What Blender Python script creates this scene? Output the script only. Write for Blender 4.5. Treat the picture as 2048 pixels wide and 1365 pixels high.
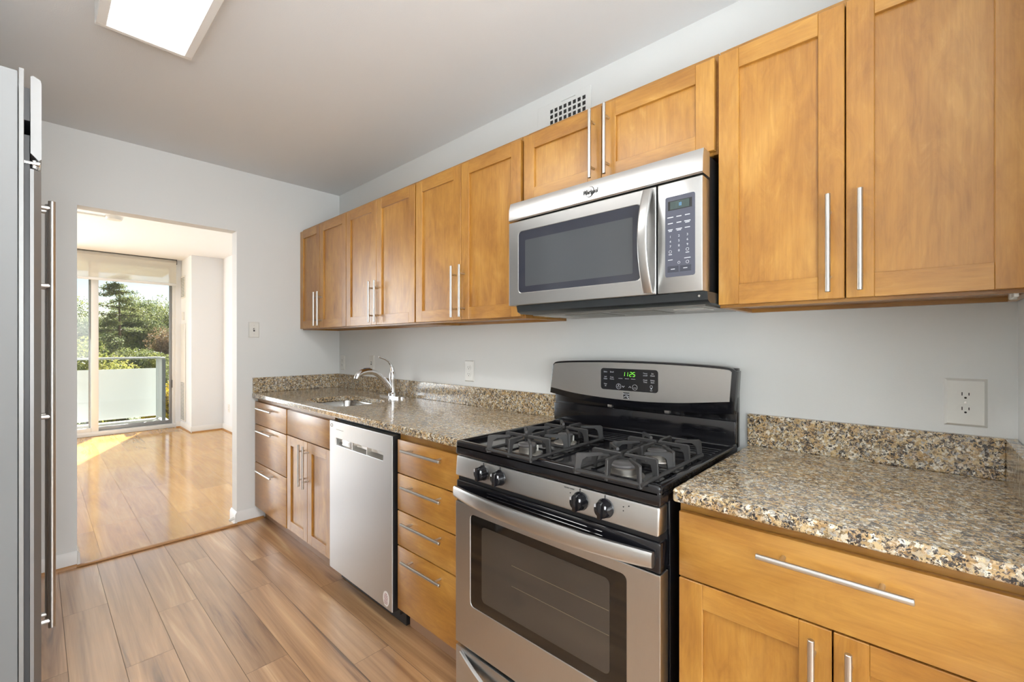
import bpy, bmesh, math, random
from mathutils import Matrix, Vector

# ------------------------------------------------------------------ scene, camera, light
sc = bpy.context.scene
for _o in list(bpy.data.objects):
    bpy.data.objects.remove(_o)
COL = sc.collection
sc.view_settings.view_transform = 'Standard'
sc.view_settings.look = 'None'
sc.view_settings.gamma = 1.0
sc.view_settings.use_curve_mapping = False
sc.view_settings.exposure = 0.24

cam_d = bpy.data.cameras.new('camera')
cam = bpy.data.objects.new('camera', cam_d)
COL.objects.link(cam)
cam.location = (-1.699, 0.0, 1.2642)
cam.rotation_euler = (math.radians(90), 0, math.radians(-47.129))
cam_d.sensor_width = 36.0
cam_d.lens = 883.69 / 2048 * 36.0
cam_d.shift_x = -1.0 / 2048
cam_d.shift_y = 5.86 / 2048
cam_d.clip_start = 0.02
cam_d.clip_end = 400
sc.camera = cam

world = bpy.data.worlds.new('sky')
sc.world = world
world.use_nodes = True
wn = world.node_tree
wn.nodes.clear()
w_out = wn.nodes.new('ShaderNodeOutputWorld')
w_bg = wn.nodes.new('ShaderNodeBackground')
w_sky = wn.nodes.new('ShaderNodeTexSky')
w_sky.sky_type = 'NISHITA'
w_sky.sun_disc = False
w_sky.sun_elevation = math.radians(34)
w_sky.sun_rotation = math.radians(23)
w_sky.air_density = 1.0
w_sky.dust_density = 0.4
w_sky.ozone_density = 2.0
w_bg.inputs['Strength'].default_value = 0.105
wn.links.new(w_sky.outputs[0], w_bg.inputs['Color'])
wn.links.new(w_bg.outputs[0], w_out.inputs['Surface'])


def light(name, kind, loc, rot, energy, color=(1, 1, 1), size=None, size_y=None, angle=None):
    d = bpy.data.lights.new(name, kind)
    d.energy = energy
    d.color = color
    if kind == 'AREA':
        d.shape = 'RECTANGLE'
        d.size = size
        d.size_y = size_y or size
    if angle is not None:
        d.angle = angle
    o = bpy.data.objects.new(name, d)
    COL.objects.link(o)
    o.location = loc
    o.rotation_euler = rot
    return o


# the sun comes in over the balcony from beyond the right end of the living room window
sun_dir = Vector((-0.387 * 0.829, -0.922 * 0.829, -0.559))
sun = light('sun', 'SUN', (6, 20, 12), (0, 0, 0), 22.0, (1.0, 0.96, 0.89), angle=0.006)
sun.rotation_euler = sun_dir.to_track_quat('-Z', 'Y').to_euler()
# added fill light behind the camera, set at an invented window
light('fill_light_back', 'AREA', (-1.35, -3.05, 1.45), (math.radians(112), 0, 0), 78, (0.95, 0.975, 1.0), 2.0, 1.5)
# added upward fill behind the camera to brighten the ceiling, no lamp stands there
light('fill_uplight', 'AREA', (-1.95, -1.10, 0.95), (math.radians(180), 0, 0), 80, (0.90, 0.955, 1.0), 0.9, 0.9)
# daylight through the unseen left part of the living room glazing
light('window_daylight_living', 'AREA', (-3.6, 8.05, 1.35), (math.radians(-90), 0, 0), 150, (0.86, 0.93, 1.0), 3.4, 2.2)

# ------------------------------------------------------------------ materials
def srgb(r, g, b):
    f = lambda c: (c / 255 / 12.92) if c / 255 <= 0.04045 else ((c / 255 + 0.055) / 1.055) ** 2.4
    return (f(r), f(g), f(b), 1.0)


class N:
    """tiny node-tree helper"""
    def __init__(self, name):
        self.m = bpy.data.materials.new(name)
        self.m.use_nodes = True
        self.t = self.m.node_tree
        self.b = self.t.nodes['Principled BSDF']

    def n(self, typ, **kw):
        nd = self.t.nodes.new('ShaderNode' + typ)
        for k, v in kw.items():
            if k in nd.inputs:
                nd.inputs[k].default_value = v
            else:
                setattr(nd, k, v)
        return nd

    def l(self, a, b):
        self.t.links.new(a, b)

    def set(self, **kw):
        for k, v in kw.items():
            self.b.inputs[k.replace('_', ' ')].default_value = v
        return self

    def coords(self, scale, kind='Object', rand=False):
        tc = self.n('TexCoord')
        mp = self.n('Mapping')
        mp.inputs['Scale'].default_value = scale
        src = tc.outputs[kind]
        if rand:
            oi = self.n('ObjectInfo')
            ml = self.n('Math', operation='MULTIPLY')
            ml.inputs[1].default_value = 37.0
            self.l(oi.outputs['Random'], ml.inputs[0])
            cx = self.n('CombineXYZ')
            for i in range(3):
                self.l(ml.outputs[0], cx.inputs[i])
            ad = self.n('VectorMath', operation='ADD')
            self.l(src, ad.inputs[0])
            self.l(cx.outputs[0], ad.inputs[1])
            src = ad.outputs[0]
        self.l(src, mp.inputs['Vector'])
        return mp.outputs[0]

    def noise(self, vec, scale, detail=3, rough=0.55, dist=0.0):
        nz = self.n('TexNoise')
        nz.inputs['Scale'].default_value = scale
        nz.inputs['Detail'].default_value = detail
        nz.inputs['Roughness'].default_value = rough
        nz.inputs['Distortion'].default_value = dist
        if vec is not None:
            self.l(vec, nz.inputs['Vector'])
        return nz.outputs['Fac']

    def ramp(self, fac, stops, interp='LINEAR'):
        r = self.n('ValToRGB')
        cr = r.color_ramp
        cr.interpolation = interp
        while len(cr.elements) < len(stops):
            cr.elements.new(0.5)
        for e, (p, c) in zip(cr.elements, stops):
            e.position = p
            e.color = c
        self.l(fac, r.inputs[0])
        return r.outputs[0]

    def mix(self, fac, a, b, mode='MIX'):
        mx = self.n('Mix', data_type='RGBA', blend_type=mode)
        for sock, v in ((mx.inputs[0], fac), (mx.inputs[6], a), (mx.inputs[7], b)):
            if hasattr(v, 'links'):
                self.l(v, sock)
            else:
                sock.default_value = v
        return mx.outputs[2]

    def bump(self, h, strength, dist=0.01):
        bp = self.n('Bump')
        bp.inputs['Strength'].default_value = strength
        bp.inputs['Distance'].default_value = dist
        self.l(h, bp.inputs['Height'])
        self.l(bp.outputs[0], self.b.inputs['Normal'])


def plain(name, col, rough=0.5, metal=0.0, spec=0.5, bump=0.0, bscale=60, var=0.0):
    k = N(name)
    k.set(Base_Color=col, Roughness=rough, Metallic=metal, Specular_IOR_Level=spec)
    v = k.coords((1, 1, 1))
    if bump or var:
        nz = k.noise(v, bscale, 2)
        if bump:
            k.bump(nz, bump, 0.004)
        if var:
            d = tuple(c * (1 - var) for c in col[:3]) + (1,)
            k.l(k.mix(k.noise(v, 2.5, 3), d, col), k.b.inputs['Base Color'])
    return k.m


def maple(name, axis, tone=1.0):
    k = N(name)

    def nz(across, along, detail, rough, dist):
        s = [across] * 3
        s[axis] = along
        return k.noise(k.coords(tuple(s), rand=True), 1.0, detail, rough, dist)
    fib = nz(150, 7, 3, 0.6, 0.4)
    fig = nz(22, 6, 5, 0.68, 1.6)
    blot = nz(5, 2.4, 3, 0.6, 0.8)
    t = lambda r, gg, b: tuple(c * tone for c in srgb(r, gg, b)[:3]) + (1,)
    c1 = k.ramp(fig, [(0.30, t(152, 100, 38)), (0.48, t(176, 123, 50)), (0.60, t(185, 133, 57)), (0.74, t(204, 156, 78))])
    c2 = k.ramp(blot, [(0.34, t(148, 96, 36)), (0.50, t(178, 125, 51)), (0.66, t(204, 154, 76))])
    col = k.mix(0.5, c1, c2)
    f = k.ramp(fib, [(0.32, (0.88, 0.85, 0.82, 1)), (0.6, (1.03, 1.03, 1.02, 1))])
    k.l(k.mix(0.8, col, f, 'MULTIPLY'), k.b.inputs['Base Color'])
    k.set(Roughness=0.36, Specular_IOR_Level=0.45, Coat_Weight=0.45, Coat_Roughness=0.28)
    return k.m


def granite(name):
    k = N(name)
    v = k.coords((1, 1, 1))
    nz = k.n('TexNoise')
    nz.inputs['Scale'].default_value = 85
    nz.inputs['Detail'].default_value = 5
    nz.inputs['Roughness'].default_value = 0.65
    k.l(v, nz.inputs['Vector'])
    ad = k.n('VectorMath', operation='MULTIPLY_ADD')
    k.l(nz.outputs['Color'], ad.inputs[0])
    ad.inputs[1].default_value = (0.026, 0.026, 0.026)
    k.l(v, ad.inputs[2])

    def cells(scale):
        vo = k.n('TexVoronoi')
        vo.inputs['Scale'].default_value = scale
        k.l(ad.outputs[0], vo.inputs['Vector'])
        sp = k.n('SeparateColor')
        k.l(vo.outputs['Color'], sp.inputs[0])
        return sp.outputs
    c1, c2, c3 = cells(150), cells(260), cells(60)
    base = k.ramp(c1[0], [
        (0.0, srgb(132, 112, 84)), (0.14, srgb(178, 150, 106)), (0.32, srgb(204, 180, 138)), (0.50, srgb(182, 164, 136)),
        (0.64, srgb(208, 198, 176)), (0.78, srgb(228, 222, 206)), (0.90, srgb(164, 160, 152))], 'CONSTANT')
    rust = k.ramp(c3[1], [(0.0, (0, 0, 0, 1)), (0.74, (0, 0, 0, 1)), (0.82, (0.4, 0.4, 0.4, 1))])
    warm = k.mix(rust, base, srgb(178, 136, 80))
    clump = k.noise(v, 34, 4, 0.7, 1.0)
    sm = k.n('Math', operation='MULTIPLY_ADD')
    k.l(c2[1], sm.inputs[0])
    sm.inputs[1].default_value = 0.50
    k.l(clump, sm.inputs[2])
    flecks = k.ramp(sm.outputs[0], [(0.0, (1, 1, 1, 1)), (0.635, (1, 1, 1, 1)), (0.655, (0, 0, 0, 1))])
    dark = k.ramp(c2[2], [(0.0, srgb(28, 27, 28)), (0.45, srgb(52, 49, 48)), (0.75, srgb(96, 91, 88)), (1.0, srgb(78, 60, 52))])
    k.l(k.mix(flecks, warm, dark), k.b.inputs['Base Color'])
    k.set(Roughness=0.16, Specular_IOR_Level=0.5, Coat_Weight=0.3, Coat_Roughness=0.05)
    return k.m


def steel(name, axis, col=(0.58, 0.577, 0.565, 1), rough=0.31):
    k = N(name)
    s = [520, 520, 520]
    s[axis] = 30
    v = k.coords(tuple(s))
    nz = k.noise(v, 1.0, 1)
    k.set(Metallic=1.0, Roughness=rough)
    d = tuple(c * 0.95 for c in col[:3]) + (1,)
    k.l(k.mix(nz, d, col), k.b.inputs['Base Color'])
    return k.m


def emission(name, col, strength):
    k = N(name)
    k.set(Base_Color=(0.02, 0.02, 0.02, 1), Emission_Color=col, Emission_Strength=strength)
    return k.m


def glass(name, col=(1, 1, 1, 1), rough=0.0, mixfac=0.06):
    k = N(name)
    gl = k.n('BsdfGlossy')
    gl.inputs['Roughness'].default_value = 0.02
    tr = k.n('BsdfTransparent')
    tr.inputs['Color'].default_value = col
    lw = k.n('LayerWeight')
    pw = k.n('Math', operation='POWER')
    k.l(lw.outputs['Facing'], pw.inputs[0])
    pw.inputs[1].default_value = 4.0
    fr = k.n('Math', operation='MULTIPLY_ADD')
    k.l(pw.outputs[0], fr.inputs[0])
    fr.inputs[1].default_value = 0.5
    fr.inputs[2].default_value = 0.03
    mx = k.n('MixShader')
    k.l(fr.outputs[0], mx.inputs[0])
    k.l(tr.outputs[0], mx.inputs[1])
    k.l(gl.outputs[0], mx.inputs[2])
    out = k.t.nodes['Material Output']
    k.l(mx.outputs[0], out.inputs['Surface'])
    return k.m


def plank_floor(name, stops, along, across, streak, rough, bump=0.0, seam=0.1, coat=0.0, wave=0.0):
    """one colour attribute per board and a uv in metres along / across the board"""
    k = N(name)
    uv = k.n('UVMap', uv_map='board')
    at = k.n('Attribute', attribute_name='tint')
    sp = k.n('SeparateColor')
    k.l(at.outputs['Color'], sp.inputs[0])
    sc_ = k.n('VectorMath', operation='MULTIPLY')
    k.l(at.outputs['Color'], sc_.inputs[0])
    sc_.inputs[1].default_value = (43, 31, 23)
    ad = k.n('VectorMath', operation='ADD')
    k.l(uv.outputs[0], ad.inputs[0])
    k.l(sc_.outputs[0], ad.inputs[1])
    mp = k.n('Mapping')
    mp.inputs['Scale'].default_value = (along, across, 1)
    k.l(ad.outputs[0], mp.inputs['Vector'])
    big = k.noise(mp.outputs[0], 1.0, 4, 0.6, 1.4)
    mp2 = k.n('Mapping')
    mp2.inputs['Scale'].default_value = (along * 2.2, across * 9, 1)
    k.l(ad.outputs[0], mp2.inputs['Vector'])
    fine = k.noise(mp2.outputs[0], 1.0, 4, 0.6, 0.5)
    col = k.ramp(big, stops)
    fcol = k.ramp(fine, [(0.3, (0.80, 0.76, 0.72, 1)), (0.65, (1.06, 1.05, 1.04, 1))])
    col = k.mix(streak, col, fcol, 'MULTIPLY')
    tint = k.ramp(sp.outputs[0], [(0.0, (0.86, 0.84, 0.82, 1)), (1.0, (1.08, 1.06, 1.04, 1))])
    col = k.mix(1.0, col, tint, 'MULTIPLY')
    k.l(col, k.b.inputs['Base Color'])
    k.set(Roughness=rough, Specular_IOR_Level=0.5)
    if wave:
        k.set(IOR=2.4)
    elif coat:
        k.set(Coat_Weight=coat, Coat_Roughness=0.25, Coat_IOR=2.4)
    h = fine
    if wave:
        tc = k.coords((3, 9, 1))
        wv = k.noise(tc, 2.2, 2)
        mm = k.n('Math', operation='MULTIPLY_ADD')
        k.l(wv, mm.inputs[0])
        mm.inputs[1].default_value = wave
        k.l(fine, mm.inputs[2])
        h = mm.outputs[0]
    if bump:
        k.bump(h, bump, 0.002)
    return k.m


M = {}
M['wall'] = plain('wall_paint', srgb(226, 227, 225), 0.55, spec=0.3, bump=0.05, bscale=220)
M['ceiling'] = plain('ceiling_paint', srgb(230, 232, 233), 0.6, spec=0.25, bump=0.12, bscale=260)
M['cream'] = plain('living_room_paint', srgb(234, 237, 240), 0.6, spec=0.3, bump=0.04, bscale=220)
M['trim'] = plain('white_trim_paint', srgb(232, 231, 228), 0.35, bump=0.02, bscale=120)
M['maple_v'] = maple('maple_upright_grain', 2)
M['maple_h'] = maple('maple_level_grain', 1)
M['maple_d'] = maple('maple_carcass', 1, 0.86)
M['kick'] = plain('toe_kick_laminate', srgb(172, 136, 108), 0.45, var=0.15)
M['granite'] = granite('speckled_granite')
M['steel_h'] = steel('brushed_steel_level', 1)
M['steel_v'] = steel('brushed_steel_upright', 2)
M['steel_f'] = plain('refrigerator_steel', (0.30, 0.30, 0.298, 1), 0.46, 0.75)
M['steel_s'] = steel('satin_steel_door', 2, (0.60, 0.597, 0.585, 1), 0.38)
M['steel_x'] = steel('brushed_steel_sink', 0, rough=0.22)
M['nickel'] = plain('brushed_nickel', (0.62, 0.60, 0.57, 1), 0.30, 1.0, bump=0.01, bscale=400)
M['chrome'] = plain('polished_chrome', (0.80, 0.80, 0.81, 1), 0.06, 1.0)
M['black'] = plain('black_enamel', (0.006, 0.006, 0.008, 1), 0.12, spec=0.6)
M['black_m'] = plain('black_plastic', (0.012, 0.012, 0.013, 1), 0.42)
M['iron'] = plain('cast_iron', (0.032, 0.031, 0.031, 1), 0.48, bump=0.12, bscale=500)
M['cap'] = plain('burner_cap_enamel', (0.09, 0.085, 0.085, 1), 0.28)
M['alu'] = plain('burner_aluminium', (0.45, 0.43, 0.40, 1), 0.4, 1.0)
M['white_p'] = plain('white_plastic', srgb(226, 225, 219), 0.32)
M['slot'] = plain('dark_slot', (0.02, 0.02, 0.02, 1), 0.6)
M['grey_p'] = plain('grey_control_plastic', srgb(84, 86, 98), 0.3)
M['grey_d'] = plain('dark_grey_control_plastic', srgb(66, 68, 78), 0.3)
M['mesh'] = plain('charcoal_glass', (0.034, 0.037, 0.050, 1), 0.06, spec=0.8)
M['mesh_in'] = plain('microwave_screen', (0.070, 0.076, 0.082, 1), 0.14, spec=0.7)
M['oven_glass'] = plain('oven_glass', (0.010, 0.008, 0.006, 1), 0.05, spec=0.7)
M['oven_in'] = plain('oven_glass_clear', (0.050, 0.042, 0.034, 1), 0.06, spec=0.9)
M['rack'] = plain('oven_rack_lines', (0.22, 0.18, 0.12, 1), 0.4, 0.6)
M['print_l'] = plain('pale_print', srgb(205, 207, 212), 0.5)
M['print_d'] = plain('dark_print', srgb(42, 42, 44), 0.5)
M['lcd'] = plain('microwave_display', srgb(74, 86, 84), 0.15)
M['lcd_lit'] = emission('microwave_digits', srgb(120, 190, 255), 1.2)
M['clock'] = emission('range_clock_digits', srgb(120, 235, 60), 1.6)
M['lamp'] = emission('lamp_diffuser', (1.0, 0.99, 0.975, 1), 15.0)
M['fridge_grey'] = plain('fridge_dark_plastic', srgb(62, 62, 64), 0.4)
M['fridge_side'] = plain('fridge_side_paint', srgb(144, 146, 147), 0.7, 0.0, spec=0.1)
M['underside'] = plain('microwave_underside', srgb(150, 148, 142), 0.35, 0.6)
M['charcoal'] = plain('charcoal_metal', srgb(58, 62, 64), 0.35, 0.4)
M['filter'] = plain('aluminium_filter_mesh', srgb(150, 148, 142), 0.4, 0.8, bump=0.5, bscale=700)
M['lens'] = plain('frosted_lens', srgb(190, 188, 182), 0.25)
M['frame_w'] = plain('window_frame_paint', srgb(224, 225, 224), 0.35)
M['frame_g'] = plain('grey_aluminium_frame', srgb(140, 142, 144), 0.4, 0.5)
M['glass'] = glass('window_glass', (0.98, 0.99, 0.985, 1))
M['concrete'] = plain('balcony_concrete', srgb(214, 212, 206), 0.7, bump=0.1, bscale=80, var=0.1)
M['soffit'] = plain('white_soffit_paint', srgb(238, 236, 230), 0.7)
M['rail'] = plain('pale_grey_railing_paint', srgb(176, 182, 180), 0.4)
M['rail_p'] = None
M['rail_d'] = plain('dark_grey_post_paint', srgb(116, 124, 126), 0.4)
M['blocker_render'] = plain('pale_blocker_render', srgb(200, 190, 176), 0.8, bump=0.1, bscale=30, var=0.12)
M['wood_s'] = plain('quarter_round_wood', srgb(186, 134, 78), 0.4, var=0.25)
M['lawn'] = plain('lawn', srgb(96, 112, 52), 0.9, var=0.4)
M['bark'] = plain('bark', srgb(92, 78, 66), 0.9, bump=0.4, bscale=30)
M['label'] = plain('sticker_paper', srgb(228, 222, 216), 0.5)
M['label_p'] = plain('sticker_print', srgb(150, 80, 84), 0.6)
M['joint'] = plain('floor_joint', srgb(92, 74, 58), 0.7)
M['joint_l'] = plain('parquet_joint', srgb(176, 128, 74), 0.4)
M['laminate'] = plank_floor('laminate_boards', [
    (0.28, srgb(96, 68, 44)), (0.37, srgb(152, 112, 76)), (0.47, srgb(178, 138, 98)), (0.58, srgb(192, 150, 108)),
    (0.70, srgb(214, 178, 134)), (0.80, srgb(232, 204, 164))], 0.55, 9.0, 0.75, 0.34, 0.01, coat=1.0)
M['parquet'] = plank_floor('parquet_tiles', [
    (0.25, srgb(180, 130, 64)), (0.5, srgb(202, 154, 80)), (0.75, srgb(218, 176, 104))], 1.2, 9, 0.5, 0.13, 0.0,
    coat=0.6, wave=0.5)


def leaf(name, c1, c2, c3):
    k = N(name)
    oi = k.n('TexNoise')
    oi.inputs['Scale'].default_value = 1.3
    oi.inputs['Detail'].default_value = 3
    tc = k.n('TexCoord')
    k.l(tc.outputs['Object'], oi.inputs['Vector'])
    col = k.ramp(oi.outputs['Fac'], [(0.3, c1), (0.5, c2), (0.7, c3)])
    k.l(col, k.b.inputs['Base Color'])
    k.set(Roughness=0.6, Specular_IOR_Level=0.2)
    tl = k.n('BsdfTranslucent')
    k.l(col, tl.inputs['Color'])
    mx = k.n('MixShader')
    mx.inputs[0].default_value = 0.42
    k.l(k.b.outputs[0], mx.inputs[1])
    k.l(tl.outputs[0], mx.inputs[2])
    k.l(mx.outputs[0], k.t.nodes['Material Output'].inputs['Surface'])
    return k.m


M['leaf_dark'] = leaf('conifer_needles', srgb(78, 90, 62), srgb(110, 118, 78), srgb(142, 144, 92))
M['leaf_mid'] = leaf('green_leaves', srgb(80, 94, 62), srgb(118, 126, 76), srgb(156, 156, 92))
M['leaf_yel'] = leaf('yellow_leaves', srgb(150, 140, 40), srgb(206, 182, 50), srgb(230, 206, 80))
M['leaf_lime'] = leaf('lime_leaves', srgb(100, 110, 60), srgb(140, 144, 76), srgb(180, 172, 92))
M['leaf_red'] = leaf('russet_leaves', srgb(100, 92, 70), srgb(128, 104, 80), srgb(130, 128, 90))

k = N('roller_blind_fabric')
k.set(Base_Color=srgb(240, 236, 228), Roughness=0.8)
_tr = k.n('BsdfTransparent')
_tl = k.n('BsdfTranslucent')
_tl.inputs['Color'].default_value = srgb(246, 242, 234)
_m1 = k.n('MixShader')
_m1.inputs[0].default_value = 0.3
k.l(k.b.outputs[0], _m1.inputs[1])
k.l(_tl.outputs[0], _m1.inputs[2])
_m2 = k.n('MixShader')
_m2.inputs[0].default_value = 0.48
k.l(_m1.outputs[0], _m2.inputs[1])
k.l(_tr.outputs[0], _m2.inputs[2])
k.l(_m2.outputs[0], k.t.nodes['Material Output'].inputs['Surface'])
M['blind'] = k.m
k = N('white_balcony_panel')
k.set(Base_Color=srgb(232, 236, 234), Roughness=0.5)
_tl = k.n('BsdfTranslucent')
_tl.inputs['Color'].default_value = srgb(236, 240, 238)
_m1 = k.n('MixShader')
_m1.inputs[0].default_value = 0.16
k.l(k.b.outputs[0], _m1.inputs[1])
k.l(_tl.outputs[0], _m1.inputs[2])
k.l(_m1.outputs[0], k.t.nodes['Material Output'].inputs['Surface'])
M['rail_p'] = k.m

# ------------------------------------------------------------------ mesh helpers
FACE_LEFT = Matrix(((0, 0, -1, 0), (-1, 0, 0, 0), (0, 1, 0, 0), (0, 0, 0, 1)))   # text plane that looks towards -X
FACE_NEAR = Matrix(((1, 0, 0, 0), (0, 0, -1, 0), (0, 1, 0, 0), (0, 0, 0, 1)))    # text plane that looks towards -Y


class MB:
    """collects shapes in world coordinates, then links them as one mesh object"""
    def __init__(self):
        self.bm = bmesh.new()

    def _merge(self, tmp, mi=0):
        me = bpy.data.meshes.new('tmp')
        for f in tmp.faces:
            f.material_index = mi
        tmp.to_mesh(me)
        tmp.free()
        self.bm.from_mesh(me)
        bpy.data.meshes.remove(me)
        return self

    def box(self, x0, x1, y0, y1, z0, z1, bev=0.0, seg=2, mi=0):
        t = bmesh.new()
        bmesh.ops.create_cube(t, size=1.0)
        sx, sy, sz = abs(x1 - x0), abs(y1 - y0), abs(z1 - z0)
        for v in t.verts:
            v.co = Vector(((x0 + x1) / 2 + v.co.x * sx, (y0 + y1) / 2 + v.co.y * sy, (z0 + z1) / 2 + v.co.z * sz))
        if bev:
            bmesh.ops.bevel(t, geom=list(t.edges), offset=min(bev, 0.45 * min(sx, sy, sz)), segments=seg,
                            profile=0.5, affect='EDGES', clamp_overlap=True)
        return self._merge(t, mi)

    def cyl(self, p0, p1, r, r1=None, n=20, bev=0.0, mi=0):
        p0, p1 = Vector(p0), Vector(p1)
        r1 = r if r1 is None else r1
        ax = p1 - p0
        q = ax.to_track_quat('Z', 'Y').to_matrix().to_4x4()
        L = ax.length
        prof = [(0, 0)]
        if bev:
            prof += [(r - bev, 0), (r, bev), (r1, L - bev), (r1 - bev, L)]
        else:
            prof += [(r, 0), (r1, L)]
        prof += [(0, L)]
        return self.lathe(prof, Matrix.Translation(p0) @ q, n, mi)

    def lathe(self, prof, mat, n=24, mi=0):
        t = bmesh.new()
        rings = []
        for (r, z) in prof:
            if r <= 1e-7:
                rings.append([t.verts.new(mat @ Vector((0, 0, z)))])
            else:
                rings.append([t.verts.new(mat @ Vector((r * math.cos(2 * math.pi * i / n), r * math.sin(2 * math.pi * i / n), z)))
                              for i in range(n)])
        for a, b in zip(rings[:-1], rings[1:]):
            for i in range(n):
                j = (i + 1) % n
                if len(a) == 1 and len(b) == 1:
                    continue
                if len(a) == 1:
                    t.faces.new((a[0], b[j], b[i]))
                elif len(b) == 1:
                    t.faces.new((a[i], a[j], b[0]))
                else:
                    t.faces.new((a[i], a[j], b[j], b[i]))
        bmesh.ops.recalc_face_normals(t, faces=list(t.faces))
        return self._merge(t, mi)

    def tube(self, pts, r, n=12, mi=0, flat=1.0, up=(0, 0, 1)):
        """round (or flattened) tube through points; r is a number or one per point"""
        pts = [Vector(p) for p in pts]
        rs = r if isinstance(r, (list, tuple)) else [r] * len(pts)
        t = bmesh.new()
        rings = []
        for i, p in enumerate(pts):
            d = (pts[min(i + 1, len(pts) - 1)] - pts[max(i - 1, 0)]).normalized()
            u = Vector(up)
            s = d.cross(u)
            if s.length < 1e-4:
                s = d.cross(Vector((1, 0, 0)))
            s.normalize()
            w = s.cross(d).normalized()
            rings.append([t.verts.new(p + s * rs[i] * math.cos(2 * math.pi * a / n) + w * rs[i] * flat * math.sin(2 * math.pi * a / n))
                          for a in range(n)])
        for a, b in zip(rings[:-1], rings[1:]):
            for i in range(n):
                j = (i + 1) % n
                t.faces.new((a[i], a[j], b[j], b[i]))
        t.faces.new(rings[0][::-1])
        t.faces.new(rings[-1])
        bmesh.ops.recalc_face_normals(t, faces=list(t.faces))
        return self._merge(t, mi)

    def prism(self, poly, axis, a, b, mi=0, bev=0.0, seg=2):
        """polygon in the two other axes (in xyz order), extruded along axis from a to b"""
        t = bmesh.new()

        def P(u, v, w):
            c = [u, v]
            c.insert(axis, w)
            return Vector(c)
        va = [t.verts.new(P(u, v, a)) for u, v in poly]
        vb = [t.verts.new(P(u, v, b)) for u, v in poly]
        fa = t.faces.new(va)
        fb = t.faces.new(vb[::-1])
        n = len(poly)
        for i in range(n):
            j = (i + 1) % n
            t.faces.new((va[i], vb[i], vb[j], va[j]))
        bmesh.ops.recalc_face_normals(t, faces=list(t.faces))
        if bev:
            ed = [e for e in t.edges if (e in fa.edges or e in fb.edges)] if False else \
                 [e for f in t.faces if len(f.verts) == n and n != 4 for e in f.edges]
            if n == 4:
                ed = list(t.edges)
            bmesh.ops.bevel(t, geom=list(set(ed)), offset=bev, segments=seg, profile=0.5, affect='EDGES', clamp_overlap=True)
        return self._merge(t, mi)

    def sweep(self, pts, sections, mi=0):
        """quad strip through equal-length point rings"""
        t = bmesh.new()
        rings = [[t.verts.new(Vector(p)) for p in s] for s in sections]
        n = len(rings[0])
        for a, b in zip(rings[:-1], rings[1:]):
            for i in range(n):
                j = (i + 1) % n
                t.faces.new((a[i], a[j], b[j], b[i]))
        t.faces.new(rings[0][::-1])
        t.faces.new(rings[-1])
        bmesh.ops.recalc_face_normals(t, faces=list(t.faces))
        return self._merge(t, mi)

    def text(self, s, loc, size, mat, depth=0.0004, mi=0, shear=0.0, align='CENTER'):
        cu = bpy.data.curves.new('txt', 'FONT')
        cu.body = s
        cu.size = size
        cu.align_x = align
        cu.align_y = 'CENTER'
        cu.shear = shear
        cu.extrude = depth
        cu.resolution_u = 3
        ob = bpy.data.objects.new('txt', cu)
        COL.objects.link(ob)
        dg = bpy.context.evaluated_depsgraph_get()
        me = bpy.data.meshes.new_from_object(ob.evaluated_get(dg))
        me.transform(Matrix.Translation(Vector(loc)) @ mat)
        t = bmesh.new()
        t.from_mesh(me)
        bpy.data.objects.remove(ob)
        bpy.data.curves.remove(cu)
        bpy.data.meshes.remove(me)
        return self._merge(t, mi)

    def quad(self, a, b, c, d, mi=0):
        t = bmesh.new()
        t.faces.new([t.verts.new(Vector(p)) for p in (a, b, c, d)])
        return self._merge(t, mi)

    def build(self, name, mats, parent=None, smooth=True, angle=32):
        if not isinstance(mats, (list, tuple)):
            mats = [mats]
        me = bpy.data.meshes.new(name)
        self.bm.to_mesh(me)
        self.bm.free()
        for m in mats:
            me.materials.append(M[m] if isinstance(m, str) else m)
        o = bpy.data.objects.new(name, me)
        COL.objects.link(o)
        if parent is not None:
            root = parent
            off = Vector((0, 0, 0))
            while root is not None:
                off += root.location
                root = root.parent
            me.transform(Matrix.Translation(-off))
            o.parent = parent
        if smooth:
            me.shade_smooth()
            me.set_sharp_from_angle(angle=math.radians(angle))
        return o


def tag(o, label, cat=None, group=None):
    o['label'] = label
    if cat:
        o['category'] = cat
    if group:
        o['group'] = group
    return o


def thing(name, loc, label, cat, group=None):
    o = bpy.data.objects.new(name, None)
    o.empty_display_size = 0.05
    COL.objects.link(o)
    o.location = loc
    return tag(o, label, cat, group)


def struct(o, label=None):
    o['kind'] = 'structure'
    if label:
        o['label'] = label
    return o


def rrect(y0, y1, z0, z1, r, n=5):
    pts = []
    for cy, cz, a0 in ((y1 - r, z1 - r, 0), (y0 + r, z1 - r, 90), (y0 + r, z0 + r, 180), (y1 - r, z0 + r, 270)):
        for i in range(n + 1):
            a = math.radians(a0 + 90 * i / n)
            pts.append((cy + r * math.cos(a), cz + r * math.sin(a)))
    return pts


# ------------------------------------------------------------------ room shell
YF, ZC = 3.525, 2.485
XL, YB = -2.45, -3.2
random.seed(4)


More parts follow.
